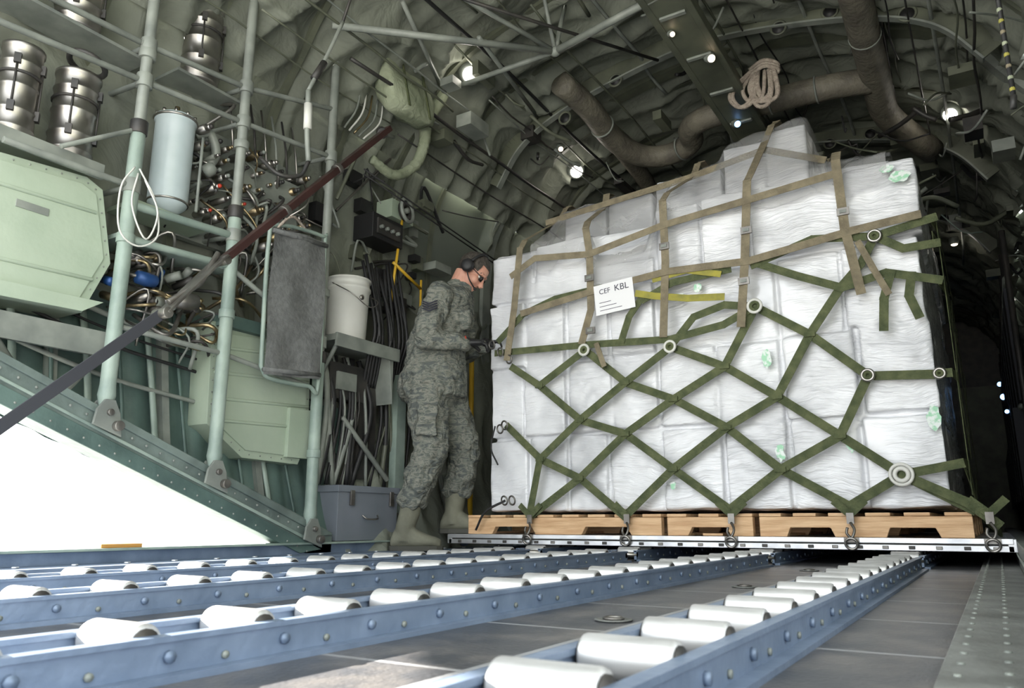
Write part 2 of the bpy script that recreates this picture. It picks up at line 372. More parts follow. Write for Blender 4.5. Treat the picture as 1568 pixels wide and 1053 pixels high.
# ------------------------------------------------------------------ stanchions and rack
for y,zt,zb in ((1.70,2.78,slope(1.70)+.1),(2.22,2.80,slope(2.22)+.1),(2.81,2.84,slope(2.81)+.08)):
    b=B(); x=-2.92; zm=zb+ (1.25 if y<2.5 else .9)
    b.tube([(x,y,zb+.03),(x,y,zb+.10),(x,y,zb+.14),(x,y,zm)],[.02,.034,.030,.030],'mint',16)
    b.tube([(x,y,zm),(x,y,zt)],.024,'gray',16)
    b.tube([(x,y,zm-.03),(x,y,zm+.03)],.036,'dark',16)
    for z in (zm+.35,zm-.5): b.tube([(x,y,z-.02),(x,y,z+.02)],.036,'mint' if z<zm else 'gray',16)
    for xa,xb in ((x-.035,x-.022),(x+.022,x+.035)):
        b.prism([(y-.06,zb-.02),(y+.06,zb-.06),(y+.045,zb+.03),(y+.02,zb+.08),(y-.02,zb+.08),(y-.05,zb+.04)],0,xa,xb,'gray')
    b.cyl((x-.05,y,zb+.03),(x+.05,y,zb+.03),.013,'dsteel',10); b.cyl((x+.03,y+.035,zb-.02),(x+.06,y+.035,zb-.02),.020,'dsteel',14)
    b.finish('stanchion_post',.002)
b=B(); X=-2.92
def bar(p,q,r=.013,m='gray',x0=X,x1=None):
    b.tube([(x0,*p),(x1 if x1 is not None else x0,*q)],r,m,10)
bar((.6,2.14),(1.66,2.21)); bar((1.66,2.21),(2.22,2.28)); bar((2.22,2.28),(2.8,2.45))
bar((.6,1.93),(1.70,2.04)); bar((1.7,2.04),(2.22,2.09)); bar((2.22,2.09),(2.81,2.16))
bar((1.2,1.54),(1.70,1.55)); bar((1.70,1.47),(2.22,1.50),.018,'mint'); bar((1.70,1.32),(2.22,1.35),.016,'mint')
bar((2.22,1.34),(2.81,1.10)); bar((1.7,.95),(2.22,.93),.012); bar((2.22,.93),(2.81,.85),.012)
bar((1.40,1.60),(1.68,1.80),.010,'gray'); bar((1.40,2.35),(1.66,2.6),.012)
for y,z in ((1.7,2.21),(1.7,1.55),(2.22,2.28),(2.22,1.5),(2.81,2.16),(2.81,1.10),(1.7,2.04),(2.22,2.09)):
    bar((y,z),(y,z),.012); b.tube([(X,y,z),(-3.18,y,z+.02)],.012,'gray',8); b.cyl((X,y,z-.03),(X,y,z+.03),.034,'gray',12)
b.box((-3.18,.6,1.585),(-2.97,1.58,1.60),'pale'); b.box((-2.975,.6,1.55),(-2.96,1.6,1.615),'gray')
b.box((-3.18,.6,2.185),(-3.0,1.75,2.20),'gray'); b.torus((-2.99,1.49,2.03),.07,.012,'dark',ax=(0,.3,1),n=20)
b.box((-3.18,1.9,2.235),(-3.0,2.25,2.25),'gray'); b.box((-3.18,1.75,1.51),(-2.98,2.15,1.53),'pale')
b.box((-3.18,1.70,1.34),(-2.96,2.25,1.36),'mint')
b.finish('equipment_rack',.002)
def canister(x,y,z,r,h):
    b=B(); pr=[(r*.2,0),(r*.95,0),(r,.008)]
    for f in (.12,.3,.55,.8):
        pr+=[(r,h*f-.008),(r*1.06,h*f-.003),(r*1.06,h*f+.003),(r,h*f+.008)]
    pr+=[(r,h-.02),(r*1.07,h-.016),(r*1.07,h-.002),(r*.9,h),(r*.2,h+.004)]
    b.lathe(pr,(x,y,z),'steel',28)
    for a in (-.6,.9,2.4):
        ca,sa=math.cos(a),math.sin(a)
        for f in (.3,.8): b.box((-.008,-.012,-.02),(.012,.012,.02),'dark',Matrix.Translation((x+ca*r*1.03,y+sa*r*1.03,z+h*f))@Matrix.Rotation(a,4,'Z'))
        b.cyl((x+ca*r*1.08,y+sa*r*1.08,z+h*.3),(x+ca*r*1.08,y+sa*r*1.08,z+h*.8),.004,'dark',6)
    b.torus((x,y,z+h*.68),r*1.03,.006,'dark'); b.finish('steel_canister')
canister(-3.06,1.28,1.60,.072,.40); canister(-3.06,1.50,1.60,.082,.40); canister(-3.06,2.05,2.25,.088,.40); canister(-3.08,1.47,2.20,.088,.36); canister(-3.08,1.15,2.20,.085,.36)
b=B(); b.lathe([(.02,-.04),(.05,-.035),(.082,0),(.086,.012),(.086,.40),(.092,.405),(.092,.425),(.07,.44),(.03,.45),(.01,.46)],(-3.02,1.93,1.57),'res',32)
b.torus((-3.02,1.93,1.58),.087,.005,'steel'); b.torus((-3.02,1.93,1.985),.093,.006,'steel')
b.cyl((-2.95,2.03,1.56),(-2.95,2.03,1.93),.007,'gray',10)
for a in range(10): b.cyl((-3.02+.085*math.cos(a*.63),1.93+.085*math.sin(a*.63),1.995),(-3.02+.085*math.cos(a*.63),1.93+.085*math.sin(a*.63),2.01),.007,'steel',6)
b.cyl((-3.02,1.93,2.02),(-3.02,1.93,2.06),.012,'brass',8)
b.finish('hydraulic_reservoir')
b=B(); r=random.Random(3)
b.box((-3.18,2.02,1.50),(-3.14,2.80,2.10),'gray'); b.box((-3.14,2.35,1.70),(-3.06,2.72,1.98),'gray')
for i in range(9):
    for j in range(6):
        y=2.07+i*.085+r.uniform(-.02,.02); z=1.54+j*.095+r.uniform(-.02,.02); x=-3.06+r.uniform(-.03,.06)
        m_=r.choice(['brass','steel','dsteel','gray','steel','dsteel']); rr=r.uniform(.012,.024)
        b.cyl((-3.16,y,z),(x,y,z),rr,m_,8); b.cyl((x,y,z),(x+.03,y,z),rr*.6,r.choice(['steel','brass','dark']),8)
        b.ball((x+.035,y,z),rr*.55,r.choice(['dark','dark','brass','steel','gray','red','dark','steel']),8,k=6)
for i in range(46):
    y=2.02+r.random()*.75; z=1.45+r.random()*.6; y2=y+r.uniform(-.25,.25); z2=z+r.uniform(-.35,.3)
    b.tube(spline([(-3.08,y,z),(-2.97-r.random()*.06,(y+y2)/2+r.uniform(-.06,.06),(z+z2)/2+r.uniform(-.06,.06)),(-3.1,y2,z2)],6),r.choice([.004,.006,.009]),r.choice(['steel','dark','gray','black','brass','dsteel']),6)
b.tube(spline([(-3.08,2.08,2.0),(-3.04,2.13,2.02),(-3.04,2.17,1.93),(-3.08,2.15,1.85)],8),.022,'gray',12)
b.lathe([(.02,0),(.032,.01),(.032,.04),(.02,.06)],(-3.02,2.10,1.80),'gray',16,ax=(.6,.5,.6))
for i in range(7): b.tube([(-3.02,2.25+i*.07,1.98),(-3.02,2.23+i*.07,2.12),(-3.06,2.22+i*.07,2.3)],.006,['steel','gray','dark'][i%3],6)
b.finish('hydraulic_manifold')
b=B()
for k in range(26):
    y=1.72+r.random()*.55; z=1.08+r.random()*.24
    b.cyl((-3.1,y,z),(-3.0,y+r.uniform(-.05,.05),z+r.uniform(-.04,.04)),r.uniform(.010,.026),r.choice(['blue','brass','steel','gray','dark','dsteel']),12)
for k in range(34):
    y=1.7+r.random()*.6; z=.95+r.random()*.42
    b.tube(spline([(-3.12,y,z),(-2.98,y+.08,z+r.uniform(-.1,.1)),(-3.08,y+r.uniform(.1,.3),z+r.uniform(-.2,.1))],6),r.choice([.005,.008,.010]),r.choice(['steel','gray','dark','dsteel','brass']),6)
b.lathe([(.015,-.05),(.028,-.045),(.032,0),(.028,.04),(.015,.05)],(-3.0,1.86,1.20),'blue',16,ax=(0,1,0))
b.lathe([(.02,-.06),(.035,-.05),(.04,0),(.035,.05),(.02,.06)],(-3.0,2.06,1.15),'dsteel',16,ax=(0,1,.2))
b.finish('hydraulic_pump')
b=B()
b.tube(spline([(-2.88,1.68,1.62),(-2.86,1.62,1.5),(-2.87,1.64,1.33),(-2.86,1.72,1.28),(-2.86,1.80,1.35),(-2.87,1.78,1.5),(-2.88,1.70,1.62)],6),.004,'bucket',6)
b.tube(spline([(-2.885,1.70,1.60),(-2.87,1.68,1.45),(-2.86,1.75,1.32),(-2.86,1.79,1.45),(-2.88,1.73,1.58)],6),.004,'bucket',6)
b.finish('white_cord')
def locker(poly,x0,x1,m,ridges):
    b=B(); b.prism(poly,0,x0,x1,m)
    cy=sum(p[0] for p in poly)/len(poly); cz=sum(p[1] for p in poly)/len(poly)
    inner=[(cy+(p[0]-cy)*.90,cz+(p[1]-cz)*.86) for p in poly]
    b.prism(inner,0,x1,x1+.008,m)
    for (ya,za,yb,zb) in ridges: b.tube([(x1+.008,ya,za),(x1+.008,yb,zb)],.008,m,8)
    for p,q in zip(poly,poly[1:]+poly[:1]):
        k=max(2,int(math.hypot(p[0]-q[0],p[1]-q[1])/.06))
        for i in range(k):
            t=(i+.5)/k; b.ball((x1+.002,cy+(p[0]+(q[0]-p[0])*t-cy)*.95,cz+(p[1]+(q[1]-p[1])*t-cz)*.93),.004,'gray',6,k=4)
    return b
b=locker([(.8,.97),(1.60,.99),(1.69,1.22),(1.62,1.52),(1.55,1.55),(.8,1.48)],-3.18,-2.99,'pale',[(.8,1.10,1.62,1.13),(.8,1.38,1.6,1.41)])
b.prism([(.8,.955),(1.58,.985),(1.66,1.04),(.8,1.02)],0,-3.0,-2.95,'pale'); b.box((-2.985,1.30,1.33),(-2.978,1.42,1.36),'gray')
b.finish('green_locker',.008)
b=locker([(2.24,.62),(2.45,.48),(2.80,.47),(2.86,.60),(2.84,1.16),(2.22,1.10)],-3.16,-3.02,'pale',[(2.25,.98,2.83,1.03),(2.25,.86,2.83,.90),(2.25,.74,2.84,.77),(2.27,.64,2.84,.66)])
b.box((-3.03,2.70,.50),(-2.99,2.84,.75),'pale'); b.box((-3.04,2.24,1.08),(-2.98,2.5,1.14),'green')
b.finish('green_locker',.008)
b=B(); x=-2.875
cor=[(2.40,.90),(2.39,1.50),(2.44,1.62),(2.74,1.66),(2.76,1.60),(2.77,.88),(2.70,.85),(2.46,.85)]
fr=spline([(x,*p) for p in cor+[cor[0]]],6); b.tube(fr[:-1],.011,'mint',8,True)
vs=[];K=18
for i in range(K+1):
    for j in range(K+1):
        u=i/K;w=j/K; vs.append((x+.016+.010*math.sin(u*9+w*3)*math.sin(w*7+1),2.405+u*.355,.86+w*.74+u*.03))
b.add(vs,[(i*(K+1)+j,(i+1)*(K+1)+j,(i+1)*(K+1)+j+1,i*(K+1)+j+1) for i in range(K) for j in range(K)],'fabric',True)
for w in (.03,.97): b.tube([(x+.018,2.40,.86+w*.74),(x+.018,2.76,.89+w*.74)],.012,'fabric',8)
b.tube(spline([(x,2.43,1.60),(x+.03,2.50,1.68),(x,2.62,1.66)],6),.008,'rope',6)
b.finish('folded_canvas_seat')
b=B(); b.lathe([(.02,.0),(.105,.0),(.11,.01),(.122,.30),(.13,.305),(.13,.32),(.122,.325),(.122,.36),(.13,.362),(.13,.372),(.05,.378),(.02,.378)],(-3.04,3.12,1.17),'bucket',32)
b.tube(spline([(-3.04,2.995,1.50),(-2.9,3.0,1.42),(-2.87,3.12,1.36),(-2.9,3.22,1.42),(-3.04,3.245,1.50)],6),.003,'steel',6)
b.cyl((-2.915,3.1,1.42),(-2.908,3.1,1.42),.015,'steel',10)
b.finish('white_bucket')
b=B(); b.box((-3.18,2.90,1.135),(-2.90,3.42,1.17),'gray'); b.box((-2.905,2.90,1.10),(-2.89,3.42,1.175),'gray')
b.prism([(3.36,1.135),(3.40,1.135),(3.40,.85)],0,-3.16,-2.92,'gray'); b.tube([(-3.16,2.95,.8),(-2.93,2.95,1.135)],.012,'gray',8); b.finish('equipment_shelf',.002)
b=B(); b.box((-3.12,3.02,.087),(-2.94,3.50,.36),'boxgray'); b.box((-3.13,3.01,.34),(-2.93,3.51,.375),'boxgray')
for y in (3.1,3.42): b.box((-2.935,y,.27),(-2.922,y+.03,.35),'dsteel')
b.tube(spline([(-2.93,3.2,.22),(-2.91,3.22,.20),(-2.91,3.3,.20),(-2.93,3.32,.22)],4),.005,'steel',6)
b.finish('gray_storage_box',.006)
b=B()
A=V((-2.6,2.87,2.24)); Bp=V((-2.6,1.93,1.23)); C=V((-2.6,1.69,.95))
b.obox(A+(A-Bp)*.05,Bp,.030,.045,'brown',up=(1,0,0)); b.cyl(A+(Bp-A)*.33,A+(Bp-A)*.35,.030,'dsteel',12); b.cyl(A+(Bp-A)*.66,A+(Bp-A)*.68,.030,'dsteel',12)
b.cyl(A,A+V((-.03,.02,.03)),.03,'dark',12)
for s in (-.022,.022): b.obox(Bp+V((s,0,.02)),C+V((s,0,0)),.010,.045,'dsteel',up=(1,0,0))
b.cyl(Bp+V((-.04,0,0)),Bp+V((.04,0,0)),.02,'steel',12); b.cyl(C+V((-.04,0,0)),C+V((.04,0,0)),.022,'dsteel',12)
b.tube([Bp+V((0,-.02,.03)),(Bp+C)/2+V((0,.03,.02)),C+V((0,.02,.05))],.012,'dsteel',8)
b.obox(C,V((-2.58,.62,-.07)),.042,.006,'strap',up=(1,0,0))
b.tube([A,(-2.9,3.3,2.5)],.012,'gray',8)
b.finish('ramp_support_strut',.002)
b=B()
b.tube(spline([(-2.6,2.53,2.72),(-2.6,2.44,2.48),(-2.6,2.33,2.22)],6),.010,'gray',8); b.tube([(-2.6,2.42,2.42),(-2.6,2.36,2.30)],.018,'dark',10)
b.tube(spline([(-2.6,2.33,2.22),(-2.6,2.34,2.0),(-2.6,2.36,1.86)],6),.013,'gray',8); b.tube([(-2.6,2.335,2.15),(-2.6,2.34,2.02)],.02,'bucket',10)
b.tube(spline([(-2.6,2.36,1.86),(-2.62,2.33,1.78),(-2.66,2.24,1.76),(-2.75,2.2,1.85)],6),.010,'dark',8)
b.tube([(-2.6,2.53,2.72),(-2.55,2.6,3.10)],.008,'dark',6)
b.finish('hanging_intercom_cord')
b=B()
for dz in (0,.03): b.tube([(-2.75,2.9,2.05+dz),(-2.9,4.6,2.0+dz)],.005,'black',6)
b.finish('control_cable')
b=B(); x=-3.02
b.tube([(x,3.56,2.12),(x,3.50,1.72),(x,3.47,1.48)],.009,'yellow',8); b.tube([(x,3.48,1.76),(x,3.76,1.66)],.010,'yellow',8); b.tube([(x,3.76,1.72),(x,3.76,1.0)],.008,'yellow',8)
for z in (2.0,1.6): b.tube([(x,3.53,z),(x-.16,3.53,z)],.008,'dark',6)
b.finish('yellow_ladder')
b=B(); b.tube([(-3.02,4.35,.05),(-3.0,4.32,1.6)],.018,'yellow',10); b.box((-3.05,4.28,.03),(-2.97,4.4,.05),'yellow'); b.finish('yellow_grab_pole')
b=B(); b.box((-3.16,3.26,1.86),(-3.0,3.54,2.02),'black'); b.box((-3.0,3.29,1.89),(-2.985,3.50,1.99),'dark')
for i in range(4): b.cyl((-2.985,3.31+i*.05,1.93),(-2.96,3.31+i*.05,1.93),.012,'gray',10)
b.finish('radio_box',.004)
b=B(); b.torus((-2.98,3.55,2.12),.075,.012,'gray',ax=(1,.2,.1)); b.torus((-3.0,3.55,2.12),.05,.02,'dark',ax=(1,.2,.1)); b.cyl((-3.16,3.55,2.12),(-2.97,3.55,2.12),.018,'gray'); b.box((-3.15,3.45,2.06),(-3.02,3.66,2.18),'pale'); b.finish('cable_reel')
b=B(); r=random.Random(5)
for i in range(14):
    y=3.24+i*.024; b.tube(spline([(-3.05,y,1.66+r.uniform(-.05,.1)),(-2.97+r.random()*.03,y+r.uniform(-.03,.03),1.3),(-2.99,y+.02,1.12),(-3.05,y+.05,.95)],6),.011,'black',6)
for i in range(26):
    y=2.95+r.random()*.75; b.tube(spline([(-3.08,y,1.1),(-3.02,y+r.uniform(-.06,.06),.8),(-3.04,y+r.uniform(-.1,.1),.38)],6),r.choice([.006,.010,.016]),r.choice(['black','dark','gray','olive','black']),6)
b.finish('black_hoses')
b=B()
b.box((-3.13,2.96,.55),(-3.05,3.2,.80),'green'); b.box((-3.12,3.25,.42),(-3.04,3.4,.95),'dark'); b.box((-3.12,3.0,.85),(-3.03,3.3,1.05),'dark'); b.box((-3.03,3.05,.90),(-3.015,3.2,1.0),'gray')
b.box((-3.03,3.52,.12),(-2.98,3.60,1.05),'mint')
b.tube([(-3.02,3.1,.75),(-2.98,3.45,.42)],.015,'gray',8)
for i in range(46):
    y=r.uniform(2.85,3.9); z=r.uniform(1.5,2.3); h=hw(z)
    x=CX-h+.10+r.random()*.10
    if r.random()<.45: s_=V((.03,r.uniform(.02,.06),r.uniform(.02,.06))); c=V((x-.04,y,z)); b.box(c-s_,c+s_,r.choice(['olive','dark','gray','black','green']))
    else: b.tube(spline([(x-.06,y,z),(x+.02,y+r.uniform(-.1,.1),z+r.uniform(-.2,.2)),(x-.06,y+r.uniform(-.3,.3),z+r.uniform(-.4,.3))],6),r.choice([.005,.008,.012]),r.choice(['black','dark','gray','olive','dsteel']),6)
b.finish('sidewall_equipment',.003)
b=B(); rs=[]
for k,(z,w,d) in enumerate([(2.60,.10,.03),(2.62,.17,.07),(2.70,.21,.09),(2.80,.23,.10),(2.90,.22,.09),(2.97,.20,.05),(2.99,.17,.03)]):
    ring=[]
    for j in range(40):
        a=2*math.pi*j/40; c,s_=math.cos(a),math.sin(a)
        sx=abs(c)**.45*(1 if c>0 else -1); sy=abs(s_)**.45*(1 if s_>0 else -1)
        q=V((-2.80+sx*d-.25*(z-2.62),3.32+sy*w,z)); q+=V((1,0,.5))*noise.noise(q*9)*.03
        ring.append(q)
    rs.append(ring)
b.rings(rs,'cv'); b.tube([(-2.71,3.22,2.62),(-2.79,3.22,2.99)],.012,'web',6,flat=.3); b.tube([(-2.71,3.42,2.62),(-2.79,3.42,2.99)],.012,'web',6,flat=.3)
b.finish('canvas_bag')
b=B()
for i in range(5): b.tube(spline([(-2.95,3.05+i*.05,2.72),(-2.93,3.0+i*.05,2.55),(-2.97,2.95+i*.04,2.42)],5),.006,['gray','bucket','brass','gray','bucket'][i],6)
b.finish('oxygen_lines')
b=B(); pts=spline([(-2.98,3.20,2.33),(-2.95,3.38,2.29),(-2.93,3.55,2.42),(-2.90,3.60,2.58),(-2.86,3.58,2.72),(-2.80,3.66,2.95)],12)
b.tube(pts,[.028+.007*noise.noise(V((i*.9,0,0)))+.016*(i/len(pts)) for i in range(len(pts))],'cv',14); b.finish('canvas_air_hose')

# ------------------------------------------------------------------ overhead structure
b=B()
def tr(p,q,r=.02,m='gray'): b.tube([p,q],r,m,10)
n1=(-1.92,3.60,2.92)
tr((-2.75,2.60,2.80),n1,.020); tr(n1,(-1.20,3.45,2.92),.022); tr(n1,(-2.75,3.60,2.92),.016); tr(n1,(-2.35,2.75,3.1),.014)
tr((-1.20,3.45,2.92),(-.72,3.60,2.92),.020); tr((-.72,3.6,2.92),(.1,2.6,2.8),.020); tr((-.72,3.6,2.92),(.15,3.6,2.9),.016)
tr(n1,(-1.9,3.7,3.3),.014); tr((-.72,3.6,2.92),(-.74,3.7,3.3),.014); tr((-2.75,3.60,2.92),(-2.52,2.9,3.05),.014); tr((-2.2,3.2,2.88),(-2.5,4.4,3.05),.014)
for p in (n1,(-.72,3.6,2.92)): b.ball(p,.032,'gray',12)
tr((-1.92,3.6,2.92),(-1.92,3.4,3.35),.012); tr((-2.45,2.95,2.85),(-2.75,3.60,2.92),.010); tr((-2.3,2.7,2.95),(-1.5,4.2,3.05),.010,'dark')
b.finish('overhead_truss')
b=B()
b.box((-1.30,.6,2.90),(-1.09,5.35,3.02),'olive'); b.box((-1.32,.6,2.895),(-1.28,5.35,2.93),'olive'); b.box((-1.11,.6,2.895),(-1.07,5.35,2.93),'olive')
for i in range(10): b.box((-1.27,.9+i*.45,2.885),(-1.12,.93+i*.45,2.90),'gray')
for y in (1,2,3,4,5): b.box((-1.22,y,3.0),(-1.17,y+.04,3.34),'olive')
b.finish('overhead_light_beam',.004)
b=B(); zc=3.02
b.tube(spline([(-2.20,4.2,3.12),(-2.15,4.55,zc+.05),(-2.15,4.95,zc),(-2.05,5.25,zc-.03),(-1.85,5.35,zc-.03),(-1.66,5.30,zc),(-1.60,5.10,zc),(-1.42,5.0,zc),(-1.0,5.02,zc),(-.6,5.05,zc),(-.36,5.12,zc)],6),.085,'duct',18)
b.tube(spline([(-.33,4.0,zc+.03),(-.34,4.6,zc+.02),(-.34,5.1,zc),(-.33,5.6,zc-.03),(-.1,6.2,zc-.1)],6),.09,'duct',18)
b.tube(spline([(-2.15,4.95,zc),(-2.2,5.6,zc),(-2.3,6.5,zc),(-2.3,9,zc)],6),.07,'duct',16)
for p,ax in (((-1.0,5.02,zc),(1,0,0)),((-.7,5.04,zc),(1,0,0)),((-.34,4.6,zc+.02),(0,1,0)),((-2.15,4.75,zc+.02),(0,1,0)),((-1.75,5.33,zc-.02),(1,-.3,0)),((-1.3,5.0,zc),(1,0,0))): b.torus(p,.088,.007,'gray',ax=ax)
b.finish('air_duct')
b=B(); r=random.Random(9)
for i in range(9):
    cxr=-.98+r.uniform(-.02,.02); a=r.uniform(.10,.15)
    dx=r.uniform(-.12,.12)
    b.tube(spline([(cxr,4.60,3.05),(cxr+dx-.07,4.58,2.96-a*.5),(cxr+dx-.03,4.57,2.90-a),(cxr+dx+.05,4.57,2.92-a),(cxr+dx*.6+.06,4.59,3.0)],6),.013,'rope',8)
for i in range(3): b.tube(spline([(-1.03,4.6,3.0+i*.02),(-.93,4.57,3.02+i*.02),(-.85,4.6,2.98+i*.02),(-.93,4.63,2.97+i*.02)],5),.014,'rope',8)
b.finish('rope_coil')
b=B(); r=random.Random(11)
for i in range(34):
    a=iL+4+int((iR-iL-8)*i/34)+r.randint(-1,1); x,z=prof[a]; k=r.uniform(.90,.955)
    x=CX+x*k; z=1.4+(z-1.4)*k
    y0=r.choice([1.8,2.2,2.8,3.4,3.9]); y1=y0+r.choice([1.5,2,3,6])
    pts=[(x+r.uniform(-.02,.02),y0+(y1-y0)*j/6,z+r.uniform(-.015,.015)) for j in range(7)]
    b.tube(spline(pts,3),r.choice([.005,.006,.008,.012]),r.choice(['dark','gray','olive','black','dark','olive']),6)
for i in range(34):
    a=r.randint(iL-16,iR+10); x,z=prof[a]; k=r.uniform(.88,.94); y=r.uniform(3.2,9)
    c=V((CX+x*k,y,1.4+(z-1.4)*k)); s_=V((r.uniform(.02,.07),r.uniform(.03,.12),r.uniform(.02,.05)))
    b.box(c-s_,c+s_,r.choice(['olive','gray','dark','dark','olive']))
for i in range(80):
    a=r.randint(iL-20,iR+20); x,z=prof[a]; k=r.uniform(.90,.955); y=r.uniform(2.6,8)
    p=V((CX+x*k,y,1.4+(z-1.4)*k)); q=p+V((r.uniform(-.1,.25)*(1 if x<0 else -1),r.uniform(-.4,.4),r.uniform(-.2,.05)))
    b.tube(spline([p,(p+q)/2+V((0,0,r.uniform(-.08,.04))),q],4),r.choice([.005,.008,.013]),r.choice(['dark','gray','black','olive','gray']),6)
for i in range(60):
    p=V((r.uniform(-1.4,.1),r.uniform(5.2,6.8),r.uniform(2.35,2.95))); q=p+V((r.uniform(-.4,.4),r.uniform(-.3,.3),r.uniform(-.25,.25)))
    b.tube(spline([p,(p+q)/2+V((0,0,r.uniform(-.08,.08))),q],4),r.choice([.006,.010,.018]),r.choice(['dark','gray','black','olive','mint']),6)
b.finish('overhead_pipes_and_cables')
b=B()
for y in (4.45,6.2,8.0):
    for i in range(iL+6,iR-6):
        (x0,z0),(x1,z1)=prof[i],prof[i+1]
        k0=.955
        b.obox((CX+x0*k0,y,1.4+(z0-1.4)*k0),(CX+x1*k0,y,1.4+(z1-1.4)*k0),.012,.15,'olive',up=(0,.0001,1))
        k1=.92
        b.obox((CX+x0*k1,y,1.4+(z0-1.4)*k1),(CX+x1*k1,y,1.4+(z1-1.4)*k1),.05,.012,'gray',up=(0,.0001,1))
    for x in (-2.3,-1.9,-.8,-.5,-.1):
        zz=3.17 if abs(x-CX)<.9 else 3.0
        b.torus((x,y-.008,zz),.045,.008,'olive',ax=(0,1,0)); b.cyl((x,y-.009,zz),(x,y-.007,zz),.044,'black',16)  # black discs paint in the dark of the beam's lightening holes
b.finish('overhead_cross_beams')
def lamp(p,r_,m='lamp',e=3,n=(0,0,-1)):
    b=B(); p=V(p); n=V(n).normalized()
    b.lathe([(r_*1.5,.06),(r_*1.5,.02),(r_*1.25,-.005),(r_*1.05,-.01)],(0,0,0),'gray',20,ax=-n)
    b.lathe([(r_*.2,-.024),(r_*.7,-.02),(r_,-.012),(r_,-.011)],(0,0,0),m,20,ax=-n)
    o=b.finish('cabin_lamp'); o.location=p
    if e:
        l=bpy.data.lights.new('bulb','POINT'); l.energy=e; l.color=(1,.93,.82); l.shadow_soft_size=.04
        q=bpy.data.objects.new('bulb',l); q.location=n*.08; COL.objects.link(q); q.parent=o
NL=(.5,-.6,-.7)
lamp((-2.58,3.66,3.02),.05,'lamp',1,NL); lamp((-2.62,5.25,3.0),.05,'lamp',1.2,NL); lamp((-1.13,4.08,2.87),.022,'lampwarm',0,NL); lamp((-1.25,3.75,2.88),.014,'lampwarm',0,NL); lamp((-1.22,4.95,2.88),.022,'lampblue',0,NL)
lamp((.05,5.75,2.96),.045,'lamp',1,(-.2,-.7,-.7)); lamp((-2.5,4.75,2.95),.018,'lampwarm',0,NL); lamp((-.05,8.5,2.9),.03,'lampwarm',.5); lamp((.22,10.5,1.6),.035,'lampblue',0,(-.3,-1,0)); lamp((.22,11.5,1.9),.03,'lampblue',0,(-.3,-1,0)); lamp((.2,9.0,1.25),.02,'lampblue',0,(-.3,-1,0))
b=B(); b.tube([(.19,2.5,3.1),(.185,2.5,1.40)],.007,'black',8)
for i in range(8): b.ball((.185,2.5,1.42+i*.038),(.008,.008,.011),['yel','cv','tan'][i%3],10,k=6)
b.tube([(.185,2.5,1.40),(.18,2.5,1.36)],.009,'dark',8)
b.finish('hanging_beaded_cable')
b=B()
for i in range(10):
    y=6.2+i*.6; b.tube([(.24,y,.05),(.26,y,2.2)],.02,'dark',8)
    b.box((.17,y+.08,.35),(.26,y+.5,.95),'strap'); b.box((.22,y+.08,1.0),(.26,y+.5,1.8),'strap')
b.tube([(.22,6.2,.95),(.22,12,.95)],.018,'gray',8); b.tube([(.24,6.2,1.85),(.24,12,1.85)],.018,'gray',8)
b.finish('folded_troop_seats')

# ------------------------------------------------------------------ roller conveyors
def conveyor(xc,y0,y1,phase,wd=.056):
    b=B()
    for s in (-1,1):
        x=xc+s*(wd+.010); b.box((x-.006,y0,.0),(x+.006,y1,.048),'rail')
        b.box((min(x,x+s*.028),y0,.0),(max(x,x+s*.028),y1,.008),'rail'); b.box((x-.010,y0,.043),(x+.010,y1,.050),'rail')
    b.box((xc-wd-.01,y0,.002),(xc+wd+.01,y1,.007),'dark')
    y=y0+phase
    while y<y1-.03:
        w=wd-.004; zc=.0405
        b.lathe([(.008,-w),(.0225,-w),(.0235,-w+.003),(.0235,w-.003),(.0225,w),(.017,w+.0005),(.008,w+.001)],(xc,y,zc),'roller',28,ax=(1,0,0))
        b.cyl((xc-w-.004,y,zc),(xc-w-.0005,y,zc),.018,'dark',16); b.cyl((xc+w+.0005,y,zc),(xc+w+.004,y,zc),.018,'dark',16)
        for s in (-1,1):
            x=xc+s*(wd+.016); b.cyl((x,y+.02,.026),(x+s*.006,y+.02,.026),.0075,'rail',8); b.cyl((x,y+.10,.018),(x+s*.004,y+.10,.018),.005,'gray',8)
        y+=.176
    for yy in (y0+.01,y1-.01): b.cyl((xc-wd-.016,yy,.03),(xc+wd+.016,yy,.03),.012,'steel',10)
    b.finish('roller_conveyor')
for xc,ph in ((-.345,.02),(-.925,-.01),(-1.57,.03),(-2.10,.08)):
    conveyor(xc,-1.05,3.45,ph+.065); conveyor(xc,3.56,6.6,.08)
b=B()
for x in (-.64,-1.25,-1.84):
    for y in (1.4,2.3,3.2,6.5,7.5):
        b.lathe([(.035,.001),(.037,.003),(.03,.004),(.026,.0015)],(x,y,0),'wornrail',20); b.torus((x,y,.005),.018,.003,'dsteel')
b.finish('floor_tie_down_rings')

